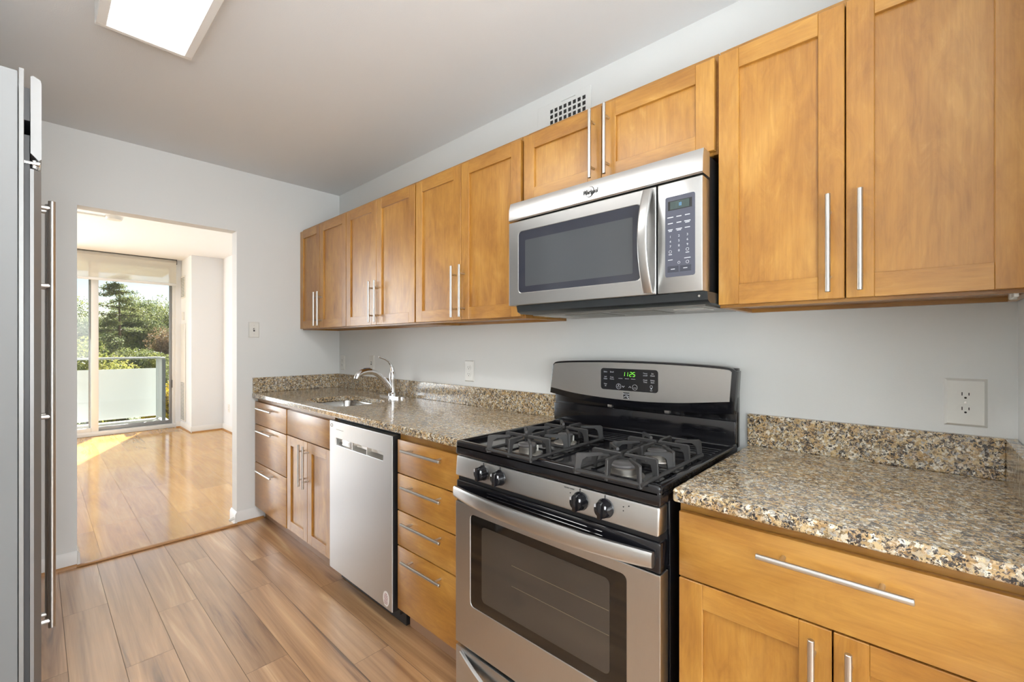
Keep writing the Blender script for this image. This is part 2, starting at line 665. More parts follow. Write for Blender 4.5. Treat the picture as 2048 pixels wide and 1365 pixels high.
def board_floor(name, x0, x1, y0, y1, width, xref, length, starts, gap, mats, along_y=True, seed=1, grain_across=False):
    rnd = random.Random(seed)
    bm = bmesh.new()
    uvl = bm.loops.layers.uv.new('board')
    cl = bm.loops.layers.float_color.new('tint')

    def quad(a0, a1, b0, b1, z, mi, tint=(0, 0, 0, 1)):
        vs = [bm.verts.new((a0, b0, z)), bm.verts.new((a1, b0, z)), bm.verts.new((a1, b1, z)), bm.verts.new((a0, b1, z))]
        f = bm.faces.new(vs)
        f.material_index = mi
        for l in f.loops:
            p = l.vert.co
            l[uvl].uv = (p.x - a0, p.y - b0) if grain_across else (p.y - b0, p.x - a0)
            l[cl] = tint
    # solid slab below
    t = bmesh.ops.create_cube(bm, size=1.0)
    for v in t['verts']:
        v.co = Vector(((x0 + x1) / 2 + v.co.x * (x1 - x0), (y0 + y1) / 2 + v.co.y * (y1 - y0), -0.031 + v.co.z * 0.06))
    for f in bm.faces:
        f.material_index = 1
    k0 = math.floor((x0 - xref) / width) - 1
    k1 = math.ceil((x1 - xref) / width) + 1
    for kk in range(k0, k1):
        a0, a1 = max(x0, xref + kk * width), min(x1, xref + (kk + 1) * width)
        if a1 - a0 < 0.004:
            continue
        s = starts.get(kk, rnd.uniform(0, length))
        y = s - math.ceil((s - y0) / length) * length
        while y < y1:
            b0, b1 = max(y0, y), min(y1, y + length)
            if b1 - b0 > 0.004:
                quad(a0 + gap, a1 - gap, b0 + gap, b1 - gap, 0.0, 0, (rnd.random(), rnd.random(), rnd.random(), 1))
            y += length
    me = bpy.data.meshes.new(name)
    bm.to_mesh(me)
    bm.free()
    for m in mats:
        me.materials.append(M[m])
    o = bpy.data.objects.new(name, me)
    COL.objects.link(o)
    return o


struct(board_floor('floor', XL, 0.0, YB, YF - 0.02, 0.1535, -1.463, 1.22,
                   {-1: 2.911, 0: 2.275, 1: 2.637, 2: 3.115, 3: 2.528, 4: 2.861, 5: 2.288, 6: 2.60}, 0.0008,
                   ['laminate', 'joint'], seed=8))
struct(board_floor('floor', -5.0, 0.40, YF - 0.02, 8.40, 0.23, -1.436, 0.92, {0: 4.18, 1: 4.157, 2: 5.0, 3: 4.6}, 0.0006,
                   ['parquet', 'joint_l'], seed=3))
b = MB().box(-1.545, -0.742, 3.492, 3.522, 0.0, 0.012, 0.005)
struct(b.build('trim_1', 'wood_s'))
struct(MB().box(XL - 0.1, 0.1, YB - 0.1, YF + 0.11, ZC, ZC + 0.12).build('ceiling', 'ceiling'))
struct(MB().box(-5.1, 0.5, YF + 0.11, 8.5, 2.528, 2.65).build('ceiling', 'cream'))
struct(MB().box(0.0, 0.12, YB - 0.1, YF + 0.1, 0.0, ZC).build('wall_right', 'wall'))
struct(MB().box(XL - 0.12, XL, YB - 0.1, YF, 0.0, ZC).build('wall_left', 'wall'))
# the wall with the doorway to the living room
b = MB()
b.box(-5.0, -1.542, YF, YF + 0.105, -0.02, 2.6)
b.box(-0.744, 0.12, YF, YF + 0.105, -0.02, 2.6)
b.box(-1.542, -0.744, YF, YF + 0.105, 2.056, 2.6)
struct(b.build('wall_far', 'wall'))
struct(MB().box(-0.72, 0.0, -0.30, -0.178, 0.0, ZC).build('wall_near', 'wall'))
b = MB()
b.box(XL, -2.4, YB - 0.1, YB, 0, ZC).box(-0.30, 0, YB - 0.1, YB, 0, ZC)
b.box(-2.4, -0.30, YB - 0.1, YB, 0, 0.7).box(-2.4, -0.30, YB - 0.1, YB, 2.28, ZC)
struct(b.build('wall_back', 'wall'))
b = MB()
b.box(-2.4, -2.34, YB - 0.08, YB - 0.02, 0.7, 2.28, 0.004).box(-0.36, -0.30, YB - 0.08, YB - 0.02, 0.7, 2.28, 0.004)
b.box(-2.34, -0.36, YB - 0.08, YB - 0.02, 0.7, 0.76, 0.004).box(-2.34, -0.36, YB - 0.08, YB - 0.02, 2.22, 2.28, 0.004)
b.box(-1.38, -1.32, YB - 0.08, YB - 0.02, 0.76, 2.22, 0.004)
w2 = struct(b.build('added_window', 'frame_w'))  # unseen window, added behind the camera for the frontal fill light
MB().box(-2.34, -0.36, YB - 0.055, YB - 0.05, 0.76, 2.22).build('pane', 'glass', w2)
# living room shell
struct(MB().box(0.19, 0.31, YF + 0.105, 8.5, -0.02, 2.6).build('wall_living_right', 'cream'))
struct(MB().box(-0.20, 0.19, 7.62, 8.42, -0.02, 2.6).build('wall_living_bay', 'cream'))
struct(MB().box(-5.1, -5.0, YF, 8.5, -0.02, 2.6).build('wall_living_left', 'cream'))
b = MB()
b.box(-0.265, -0.20, 8.28, 8.42, -0.02, 2.6)
b.box(-5.0, -0.265, 8.33, 8.42, 2.50, 2.6)
struct(b.build('wall_living_window', 'cream'))


def baseboard(name, p0, p1, nx, ny, mat='trim', h=0.088, t=0.012, shoe=True):
    """profile run from p0 to p1 that stands out along (nx, ny)"""
    prof = [(0, 0), (t, 0), (t, h * 0.80), (t * 0.55, h * 0.93), (t * 0.25, h), (0, h)]
    b = MB()
    s = []
    for p in (p0, p1):
        s.append([(p[0] + nx * u, p[1] + ny * u, v) for u, v in prof])
    b.sweep(None, s)
    if shoe:
        pr2 = [(t, 0), (t + 0.014, 0), (t + 0.012, 0.008), (t + 0.006, 0.014), (t, 0.016)]
        b.sweep(None, [[(p[0] + nx * u, p[1] + ny * u, v) for u, v in pr2] for p in (p0, p1)], mi=1)
    return struct(b.build(name, [mat, 'wood_s']))


baseboard('baseboard_far', (-1.5425, YF), (XL, YF), 0, -1)
baseboard('baseboard_far', (-0.575, YF), (-0.7435, YF), 0, -1)
baseboard('baseboard_far', (-0.744, YF - 0.012), (-0.744, YF + 0.117), -1, 0, shoe=False)
baseboard('baseboard_far', (-1.542, YF + 0.117), (-1.542, YF - 0.012), 1, 0, shoe=False)
baseboard('baseboard_right', (0.19, 3.65), (0.19, 7.62), -1, 0)
baseboard('baseboard_right', (0.19, 7.62), (-0.20, 7.62), 0, -1)
baseboard('baseboard_right', (-0.20, 7.608), (-0.20, 8.28), -1, 0)
baseboard('baseboard_right', (-0.20, 8.28), (-0.265, 8.28), 0, -1)

b = MB()
b.cyl((-0.7465, 3.545, 0.042), (-0.785, 3.545, 0.030), 0.010, 0.010, 14, 0.002)
b.cyl((-0.744, 3.545, 0.043), (-0.752, 3.545, 0.040), 0.013, 0.013, 14, 0.001)
tag(b.build('door_stop', 'white_p'), 'small white door stop on the skirting at the right side of the doorway', 'door stop')


# ------------------------------------------------------------------ cabinet parts (all look towards -X)
def shaker(parent, xf, y0, y1, z0, z1, stile=0.056, rail=0.058, th=0.02, rec=0.009):
    b = MB()
    e = 0.0015
    b.box(xf, xf + th, y0, y0 + stile, z0, z1, e, 1, 0)
    b.box(xf, xf + th, y1 - stile, y1, z0, z1, e, 1, 0)
    b.box(xf, xf + th, y0 + stile, y1 - stile, z0, z0 + rail, e * 0.4, 1, 1)
    b.box(xf, xf + th, y0 + stile, y1 - stile, z1 - rail, z1, e * 0.4, 1, 1)
    b.box(xf + rec, xf + th - 0.002, y0 + stile - 0.004, y1 - stile + 0.004, z0 + rail - 0.004, z1 - rail + 0.004, 0, 1, 0)
    return b.build('door', ['maple_v', 'maple_h'], parent)


def slab(parent, name, xf, y0, y1, z0, z1, th=0.02):
    return MB().box(xf, xf + th, y0, y1, z0, z1, 0.002, 2).build(name, 'maple_h', parent)


def bar_handle(parent, xface, xb, a, c, post=0.165, r=0.0062):
    """bar from a to c (y, z) at x = xb, two posts back to xface"""
    b = MB()
    A, C = Vector((xb, *a)), Vector((xb, *c))
    b.cyl(A, C, r, None, 16, 0.001)
    mid, d = (A + C) / 2, (C - A).normalized()
    for s in (-1, 1):
        p = mid + d * s * post / 2
        b.cyl(p, (xface + 0.0005, p.y, p.z), 0.0046, None, 12)
    return b.build('handle', 'nickel', parent)


XU = -0.314
GU = 'maple wall cabinets above the counter'


def wall_cabinet(label, y0, y1, z0, z1, seam, hy, hz, dz0, dz1, cy0=None, cy1=None, end=False):
    cy0 = y0 if cy0 is None else cy0
    cy1 = y1 if cy1 is None else cy1
    t = thing('wall_cabinet', (0.0, (y0 + y1) / 2, z0), label, 'cabinet', GU)
    b = MB()
    w = 0.018
    b.box(XU + 0.0215, -0.001, cy0, cy0 + w, z0, z1, 0.001, 1)
    b.box(XU + 0.0215, -0.001, cy1 - w, cy1, z0, z1, 0.001, 1)
    b.box(XU + 0.0215, -0.001, cy0 + w, cy1 - w, z1 - w, z1)
    b.box(XU + 0.0215, -0.001, cy0 + w, cy1 - w, z0 + 0.012, z0 + 0.012 + w)
    b.box(XU + 0.0215, XU + 0.040, cy0 + w, cy1 - w, z0, z0 + 0.04, 0.0008, 1)
    b.box(-0.020, -0.001, cy0 + w, cy1 - w, z0, z0 + 0.06)
    b.box(-0.012, -0.001, cy0 + w, cy1 - w, z0 + 0.06, z1 - w)
    b.build('carcass', 'maple_d', t)
    d1 = shaker(t, XU, seam + 0.0015, y1, dz0, dz1)
    d2 = shaker(t, XU, y0, seam - 0.0015, dz0, dz1)
    bar_handle(d1, XU, XU - 0.032, (hy[0], hz[0]), (hy[0], hz[1]))
    bar_handle(d2, XU, XU - 0.032, (hy[1], hz[0]), (hy[1], hz[1]))
    return t


wall_cabinet('tall maple wall cabinet in the far corner against the doorway wall', 2.782, 3.522, 1.372, 2.145, 3.176, (3.208, 3.146), (1.394, 1.638), 1.380, 2.126,
             cy0=2.780, cy1=3.524)
wall_cabinet('tall maple wall cabinet second from the far wall, left of the one touching the microwave', 2.006, 2.777, 1.372, 2.145, 2.400, (2.435, 2.369), (1.394, 1.641),
             1.380, 2.126, cy0=2.000, cy1=2.779)
wall_cabinet('tall maple wall cabinet directly left of the microwave', 1.240, 1.994, 1.372, 2.145, 1.6235, (1.66, 1.599), (1.392, 1.639), 1.380, 2.126,
             cy0=1.229, cy1=1.999)
wall_cabinet('short maple wall cabinet above the microwave', 0.459, 1.222, 1.84, 2.145, 0.849, (0.879, 0.819), (1.862, 2.109), 1.848, 2.126,
             cy0=0.452, cy1=1.228)
t = wall_cabinet('tall maple wall cabinet right of the microwave, nearest the viewer', -0.168, 0.447, 1.372, 2.145, 0.143, (0.175, 0.111), (1.395, 1.642), 1.380, 2.126,
                 cy0=-0.176, cy1=0.449)
b = MB()
b.box(-0.285, -0.200, -0.150, -0.142, 1.364, 1.384, 0.002).cyl((-0.24, -0.146, 1.362), (-0.24, -0.146, 1.380), 0.006, None, 12, 0.001)
tag(b.build('clip', 'white_p', t), 'white plastic clip under the cabinet')

# ------------------------------------------------------------------ base cabinets
XB = -0.63
GB = 'maple base cabinets under the counter'


def base_cabinet(label, y0, y1, cy0, cy1):
    t = thing('base_cabinet', (-0.3, (cy0 + cy1) / 2, 0.0), label, 'cabinet', GB)
    b = MB()
    b.box(XB + 0.021, -0.004, cy0, cy0 + 0.018, 0.10, 0.880).box(XB + 0.021, -0.004, cy1 - 0.018, cy1, 0.10, 0.880)
    b.box(XB + 0.021, -0.004, cy0 + 0.018, cy1 - 0.018, 0.10, 0.118)
    b.box(-0.02, -0.004, cy0 + 0.018, cy1 - 0.018, 0.118, 0.880)
    b.box(XB + 0.021, XB + 0.041, cy0 + 0.018, cy1 - 0.018, 0.835, 0.880).box(XB + 0.021, XB + 0.041, cy0 + 0.018, cy1 - 0.018, 0.66, 0.73)
    b.build('carcass', 'maple_d', t)
    MB().box(-0.561, -0.545, cy0, cy1, 0.0, 0.10, 0.001, 1).build('toe_kick', 'kick', t)
    return t


t = base_cabinet('maple base cabinet of three drawers at the far end beside the doorway', 2.937, 3.520, 2.925, 3.523)
for z0, z1, hz in ((0.694, 0.852, 0.815), (0.423, 0.689, 0.659), (0.100, 0.418, 0.380)):
    d = slab(t, 'drawer', XB, 2.937, 3.520, z0, z1)
    bar_handle(d, XB, XB - 0.034, (3.118, hz), (3.400, hz), 0.19)
t = base_cabinet('maple sink base cabinet with two shaker doors between three drawers and dishwasher', 2.318, 2.920, 2.31, 2.925)
slab(t, 'false_front', XB, 2.318, 2.920, 0.698, 0.852)
d = shaker(t, XB, 2.6185, 2.920, 0.108, 0.692)
bar_handle(d, XB, XB - 0.034, (2.660, 0.434), (2.660, 0.678))
d = shaker(t, XB, 2.318, 2.6155, 0.108, 0.692)
bar_handle(d, XB, XB - 0.034, (2.599, 0.432), (2.599, 0.676))
t = base_cabinet('maple base cabinet of four drawers between dishwasher and range', 1.240, 1.675, 1.232, 1.683)
for z0, z1, hz in ((0.706, 0.849, 0.816), (0.546, 0.701, 0.662), (0.393, 0.541, 0.508), (0.114, 0.388, 0.349)):
    d = slab(t, 'drawer', XB, 1.240, 1.675, z0, z1)
    bar_handle(d, XB, XB - 0.034, (1.338, hz), (1.600, hz), 0.19)
t = base_cabinet('maple base cabinet with one wide drawer over two doors, right of the range', -0.168, 0.437, -0.176, 0.441)
d = slab(t, 'drawer', XB, -0.168, 0.437, 0.699, 0.856)
bar_handle(d, XB, XB - 0.034, (0.010, 0.815), (0.259, 0.815), 0.16)
d = shaker(t, XB, 0.132, 0.437, 0.108, 0.695)
bar_handle(d, XB, XB - 0.034, (0.161, 0.437), (0.161, 0.682))
d = shaker(t, XB, -0.168, 0.129, 0.108, 0.695)
bar_handle(d, XB, XB - 0.034, (0.102, 0.437), (0.102, 0.682))


# ------------------------------------------------------------------ counters, sink, faucet
def counter_slab(outer, hole, z0, z1):
    bm = bmesh.new()

    def loop(pts):
        vs = [bm.verts.new((x, y, z0)) for x, y in pts]
        return [bm.edges.new((vs[i], vs[(i + 1) % len(vs)])) for i in range(len(vs))]
    ed = loop(outer)
    if hole:
        ed += loop(hole)
    r = bmesh.ops.triangle_fill(bm, use_beauty=True, use_dissolve=False, edges=ed)
    fs = [f for f in r['geom'] if isinstance(f, bmesh.types.BMFace)]
    ex = bmesh.ops.extrude_face_region(bm, geom=fs)
    for v in ex['geom']:
        if isinstance(v, bmesh.types.BMVert):
            v.co.z = z1
    bmesh.ops.recalc_face_normals(bm, faces=list(bm.faces))
    b = MB()
    b._merge(bm)
    return b


def front_plate(outer, holes, x0, x1):
    """plate in the y-z plane with openings, thick from x0 to x1"""
    bm = bmesh.new()
    ed = []
    for pts in [outer] + holes:
        vs = [bm.verts.new((x0, y, z)) for y, z in pts]
        ed += [bm.edges.new((vs[i], vs[(i + 1) % len(vs)])) for i in range(len(vs))]
    r = bmesh.ops.triangle_fill(bm, use_beauty=True, use_dissolve=False, edges=ed)
    fs = [f for f in r['geom'] if isinstance(f, bmesh.types.BMFace)]
    ex = bmesh.ops.extrude_face_region(bm, geom=fs)
    for v in ex['geom']:
        if isinstance(v, bmesh.types.BMVert):
            v.co.x = x1
    bmesh.ops.recalc_face_normals(bm, faces=list(bm.faces))
    b = MB()
    b._merge(bm)
    return b


def bevel_mod(o, w, seg=3):
    m = o.modifiers.new('edge', 'BEVEL')
    m.width = w
    m.segments = seg
    m.limit_method = 'ANGLE'
    m.angle_limit = math.radians(50)
    return o


t = thing('countertop', (-0.32, 2.38, 0.881), 'long speckled granite worktop around the sink, left of the range', 'countertop')
hole = rrect(-0.560, -0.232, 2.372, 2.862, 0.07, 6)
bevel_mod(counter_slab([(-0.649, 1.231), (-0.001, 1.231), (-0.001, 3.524), (-0.649, 3.524)], hole, 0.881, 0.914).build('slab', 'granite', t, smooth=False), 0.007)
bevel_mod(MB().box(-0.022, -0.001, 1.231, 3.503, 0.9142, 1.0215).build('backsplash', 'granite', t, smooth=False), 0.0015, 1)
bevel_mod(MB().box(-0.645, -0.001, 3.503, 3.524, 0.9142, 1.0215).build('backsplash', 'granite', t, smooth=False), 0.0015, 1)
t = thing('countertop', (-0.32, 0.13, 0.881), 'short speckled granite worktop right of the range, nearest the viewer', 'countertop')
bevel_mod(counter_slab([(-0.649, -0.177), (-0.001, -0.177), (-0.001, 0.446), (-0.649, 0.446)], None, 0.881, 0.914).build('slab', 'granite', t, smooth=False), 0.007)
bevel_mod(MB().box(-0.022, -0.001, -0.155, 0.446, 0.9142, 1.0215).build('backsplash', 'granite', t, smooth=False), 0.0015, 1)
bevel_mod(MB().box(-0.645, -0.001, -0.177, -0.155, 0.9142, 1.0215).build('backsplash', 'granite', t, smooth=False), 0.0015, 1)

t = thing('sink', (-0.4, 2.617, 0.72), 'undermount stainless steel sink bowl in the granite worktop', 'sink')
bm = bmesh.new()
rings = []
for (ins, z) in ((-0.012, 0.8805), (0.004, 0.8805), (0.010, 0.86), (0.016, 0.76), (0.035, 0.725), (0.09, 0.718)):
    r = max(0.07 - ins, 0.02)
    rings.append([bm.verts.new((x, y, z)) for x, y in rrect(-0.560 + ins, -0.232 - ins, 2.372 + ins, 2.862 - ins, r, 6)])
n = len(rings[0])
for a, c in zip(rings[:-1], rings[1:]):
    for i in range(n):
        j = (i + 1) % n
        bm.faces.new((a[i], a[j], c[j], c[i]))
bm.faces.new(rings[-1])
bmesh.ops.recalc_face_normals(bm, faces=list(bm.faces))
b = MB()
b._merge(bm)
o = b.build('bowl', 'steel_x', t)
sm = o.modifiers.new('shell', 'SOLIDIFY')
sm.thickness = 0.0015
sm.offset = 1
b = MB().lathe([(0, 0), (0.036, 0), (0.04, 0.002), (0.042, 0.0)], Matrix.Translation((-0.396, 2.617, 0.7185)), 24)
b.build('drain', 'chrome', t)

t = thing('faucet', (-0.10, 2.565, 0.914), 'chrome single lever pull-out kitchen faucet behind the sink', 'faucet')
b = MB()
b.prism(rrect(-0.128, -0.072, 2.430, 2.700, 0.027, 6), 2, 0.9142, 0.924)
o = b.build('base_plate', 'chrome', t)
b = MB()
b.lathe([(0, 0), (0.030, 0), (0.029, 0.012), (0.022, 0.02), (0.021, 0.09), (0.0235, 0.10), (0.0235, 0.128), (0.020, 0.150), (0.012, 0.166), (0, 0.168)],
        Matrix.Translation((-0.10, 2.565, 0.924)), 28)
b.build('body', 'chrome', t)
sp = [(-0.100, 2.565, 0.945), (-0.118, 2.565, 0.960), (-0.138, 2.565, 0.995), (-0.160, 2.565, 1.026), (-0.192, 2.565, 1.058), (-0.230, 2.565, 1.081),
      (-0.262, 2.565, 1.090)]
MB().tube(sp, [0.017, 0.018, 0.0175, 0.017, 0.0165, 0.017, 0.019], 18).build('spout', 'chrome', t)
hd = [(-0.256, 2.565, 1.089), (-0.285, 2.565, 1.091), (-0.315, 2.565, 1.086), (-0.338, 2.565, 1.074), (-0.350, 2.565, 1.058), (-0.353, 2.565, 1.048)]
MB().tube(hd, [0.020, 0.0205, 0.020, 0.0195, 0.018, 0.016], 18).build('spray_head', 'chrome', t)
b = MB().box(-0.305, -0.262, 2.559, 2.571, 1.106, 1.113, 0.002)
tag(b.build('button', 'grey_d', t), 'dark spray button')
lv = [(-0.098, 2.565, 1.075), (-0.103, 2.565, 1.105), (-0.113, 2.565, 1.130), (-0.130, 2.565, 1.151), (-0.158, 2.565, 1.168), (-0.200, 2.565, 1.181)]
MB().tube(lv, [0.017, 0.013, 0.009, 0.0075, 0.0075, 0.006], 16).build('lever', 'chrome', t)

# ------------------------------------------------------------------ dishwasher
t = thing('dishwasher', (-0.3, 2.0, 0.0), 'stainless steel dishwasher under the granite worktop', 'dishwasher')
XD = -0.642
b = MB()
b.box(-0.600, -0.03, 1.700, 2.300, 0.06, 0.868)
b.box(-0.638, -0.60, 1.693, 1.699, 0.09, 0.860)
b.build('tub', 'black_m', t)
b = MB()
# door skin with a recessed grip pocket
y0, y1, z0, z1 = 1.700, 2.304, 0.086, 0.861
py0, py1, pz0, pz1 = 1.774, 2.230, 0.741, 0.776
xb = -0.606
b = front_plate([(y0, z0), (y1, z0), (y1, z1), (y0, z1)], [rrect(py0, py1, pz0, pz1, 0.004, 3)], XD, xb)
d = bevel_mod(b.build('door', 'steel_s', t, smooth=False), 0.003, 2)
b = MB()
b.box(XD + 0.026, xb, py0 - 0.002, py1 + 0.002, pz0 - 0.003, pz1 + 0.003)
b.prism([(XD + 0.001, pz0), (XD + 0.026, pz0), (XD + 0.026, pz0 + 0.012)], 1, py0, py1)
b.box(XD + 0.002, XD + 0.026, 1.918, 1.924, pz0, pz1).box(XD + 0.002, XD + 0.026, 2.060, 2.066, pz0, pz1)
b.box(XD + 0.010, XD + 0.026, 2.066, 2.185, pz0, pz1 - 0.003, 0.003)
tag(b.build('grip_pocket', 'nickel', d), 'recessed grip pocket')
b = MB().box(XD - 0.0006, XD + 0.001, 2.150, 2.228, 0.8208, 0.8222)
b.build('badge_line', 'print_d', d)
b = MB()
b.tube([(XD - 0.0002, 2.278 + 0.011 * math.cos(a * math.pi / 10), 0.838 + 0.009 * math.sin(a * math.pi / 10)) for a in range(21)], 0.0012, 6, up=(1, 0, 0))
b.build('emblem', 'grey_p', d)
b = MB()
b.prism([(1.748 + 0.0245 * math.cos(a * math.pi / 16), 0.131 + 0.033 * math.sin(a * math.pi / 16)) for a in range(32)], 0, XD - 0.0008, XD + 0.0005)
for i, wd in enumerate((0.018, 0.026, 0.030, 0.030, 0.026, 0.030, 0.026)):
    z = 0.152 - i * 0.007
    b.box(XD - 0.0012, XD - 0.0006, 1.748 - wd / 2, 1.748 + wd / 2, z - 0.0012, z + 0.0012, mi=1)
tag(b.build('sticker', ['label', 'label_p'], d), 'round white sticker with red lettering')
MB().box(-0.575, -0.545, 1.690, 2.306, 0.004, 0.085).build('toe_panel', 'black_m', t)

# ------------------------------------------------------------------ gas range
t = thing('gas_range', (-0.36, 0.841, 0.0), 'freestanding black and stainless gas range between the two worktops', 'range')
YR0, YR1, XR = 0.461, 1.222, -0.681
b = MB()
b.box(-0.620, -0.030, YR0 + 0.002, YR1 - 0.002, 0.02, 0.872, 0.002)
b.box(-0.655, -0.620, YR0 + 0.010, YR1 - 0.010, 0.05, 0.872)
for y in (YR0 + 0.06, YR1 - 0.06):
    for x in (-0.56, -0.09):
        b.cyl((x, y, 0.0), (x, y, 0.022), 0.018)
b.build('body', 'black', t)
# cooktop: rounded front lip, raised rim, sunken pan
b = MB()
b.box(XR, -0.075, YR0, YR1, 0.870, 0.908, 0.006, 3)
b.box(XR, XR + 0.026, YR0, YR1, 0.890, 0.921, 0.008, 3)
b.box(XR + 0.01, -0.075, YR0, YR0 + 0.020, 0.895, 0.921, 0.006, 3)
b.box(XR + 0.01, -0.075, YR1 - 0.020, YR1, 0.895, 0.921, 0.006, 3)
for i in range(4):
    b.box(-0.235 + i * 0.030, -0.222 + i * 0.030, YR0 + 0.03, YR1 - 0.03, 0.905, 0.9115, 0.003, 2)
b.box(-0.115, -0.075, YR0 + 0.002, YR1 - 0.002, 0.905, 0.924, 0.006, 3)
ct = b.build('cooktop', 'black', t)
# backguard
b = MB()
b.box(-0.062, -0.030, YR0 + 0.006, YR1 + 0.026, 0.905, 1.180, 0.003)
b.box(-0.078, -0.062, YR0 + 0.006, YR1 + 0.022, 0.918, 0.998, 0.004)


def arc(pts, n=6):
    """smooth polyline through points (Catmull-Rom)"""
    P = [Vector((p[0], p[1], 0)) for p in pts]
    P = [P[0] * 2 - P[1]] + P + [P[-1] * 2 - P[-2]]
    out = []
    for i in range(1, len(P) - 2):
        for k_ in range(n):
            s = k_ / n
            a, b_, c, d_ = P[i - 1:i + 3]
            q = 0.5 * ((2 * b_) + (c - a) * s + (2 * a - 5 * b_ + 4 * c - d_) * s * s + (3 * b_ - a - 3 * c + d_) * s ** 3)
            out.append((q.x, q.y))
    out.append((P[-2].x, P[-2].y))
    return out


top = arc([(0.462, 1.170), (0.500, 1.184), (0.640, 1.192), (0.840, 1.196), (1.040, 1.194), (1.210, 1.186), (1.246, 1.172)])
bot = arc([(1.262, 1.040), (1.10, 1.020), (0.871, 1.010), (0.640, 1.014), (0.470, 1.024)])
b.prism(top + bot, 0, -0.086, -0.032, 0, 0.004)
bg = b.build('backguard', 'black', t)
b = MB()
top = arc([(0.477, 1.168), (0.500, 1.176), (0.640, 1.184), (0.840, 1.188), (1.040, 1.186), (1.210, 1.178), (1.238, 1.168)])
bot = arc([(1.254, 1.066), (1.10, 1.047), (0.871, 1.038), (0.677, 1.045), (0.484, 1.066)])
b.prism(top + bot, 0, -0.089, -0.080)
tag(b.build('fascia', 'steel_h', bg), 'curved brushed steel fascia')
for y in (0.71, 0.955):
    MB().box(-0.076, -0.058, y - 0.010, y + 0.010, 1.000, 1.016, 0.002).build('vent_bracket', 'nickel', bg)
b = MB()
XG = -0.0895
b.prism(rrect(0.738, 0.988, 1.076, 1.164, 0.012, 4), 0, XG - 0.0008, XG + 0.004)


def seg_digit(b, y, z, s, digit, x, mi, slant=0.12):
    w, h = s * 0.55, s
    lut = {'0': 'abcdef', '1': 'bc', '2': 'abged', '3': 'abgcd', '4': 'fgbc', '5': 'afgcd', '6': 'afgedc', '7': 'abc', '8': 'abcdefg', '9': 'abcdfg'}
    S = {'a': (0, h, w, h), 'b': (w, h / 2, w, h), 'c': (w, 0, w, h / 2), 'd': (0, 0, w, 0), 'e': (0, 0, 0, h / 2), 'f': (0, h / 2, 0, h), 'g': (0, h / 2, w, h / 2)}
    for c in lut[digit]:
        u0, v0, u1, v1 = S[c]
        p = (x, y - u0 - v0 * slant, z + v0)
        q = (x, y - u1 - v1 * slant, z + v1)
        d = (Vector(q) - Vector(p)).normalized()
        nrm = Vector((0, -d.z, d.y)) * s * 0.055
        P, Q = Vector(p) + d * s * 0.05, Vector(q) - d * s * 0.05
        b.quad(P - nrm, P + nrm, Q + nrm, Q - nrm, mi)


T = lambda s, y, z, size: b.text(s, (XG - 0.0010, y, z), size, FACE_LEFT, 0.0001, 1)
T('Bake', 0.966, 1.149, 0.0085)
T('Broil', 0.936, 1.149, 0.0085)
T('Self', 0.966, 1.128, 0.0075)
T('Clean', 0.966, 1.120, 0.0075)
T('Keep', 0.936, 1.128, 0.0075)
T('Warm', 0.936, 1.120, 0.0075)
T('Clear', 0.966, 1.099, 0.0065)
T('off', 0.966, 1.091, 0.0065)
T('Timer', 0.790, 1.149, 0.0075)
T('on/off', 0.790, 1.141, 0.0075)
T('Set', 0.760, 1.149, 0.0075)
T('Clock', 0.760, 1.141, 0.0075)
T('Cook', 0.790, 1.123, 0.0075)
T('Time', 0.790, 1.115, 0.0075)
T('Delay', 0.760, 1.123, 0.0075)
T('Start', 0.760, 1.115, 0.0075)
T('START', 0.905, 1.0895, 0.0050)
T('STOP', 0.834, 1.0895, 0.0050)
for yy in (0.905, 0.834):
    pts = [(XG - 0.0010, yy + 0.0105 * math.cos(a * math.pi / 12), 1.092 + 0.0105 * math.sin(a * math.pi / 12)) for a in range(25)]
    b.tube(pts, 0.0006, 5, 1, up=(1, 0, 0))
b.cyl((XG - 0.0012, 0.905, 1.0965), (XG - 0.0006, 0.905, 1.0965), 0.0022, None, 10, mi=1)
for yy, sg in ((0.884, -1), (0.855, 1)):
    b.tube([(XG - 0.001, yy + 0.005, 1.092 - sg * 0.0028), (XG - 0.001, yy, 1.092 + sg * 0.0028), (XG - 0.001, yy - 0.005, 1.092 - sg * 0.0028)], 0.0011, 5, 1, up=(1, 0, 0))
pts = [(XG - 0.0010, 0.765 + 0.0048 * math.cos(a * math.pi / 10), 1.0985 + 0.0055 * math.sin(a * math.pi / 10)) for a in range(21)]
b.tube(pts, 0.0005, 5, 1, up=(1, 0, 0))
b.box(XG - 0.0014, XG - 0.0006, 0.763, 0.767, 1.089, 1.093, mi=1)
T('light', 0.765, 1.084, 0.0055)
for yy in (0.897, 0.868, 0.841):
    b.box(XG - 0.0014, XG - 0.0006, yy - 0.009, yy + 0.009, 1.1235, 1.125, mi=1)
for i, dg_ in enumerate('1125'):
    seg_digit(b, 0.888 - i * 0.0135 - (0.004 if i > 1 else 0), 1.1345, 0.0165, dg_, XG - 0.0012, 2)
b.build('control_glass', ['black', 'print_l', 'clock'], bg, smooth=False)
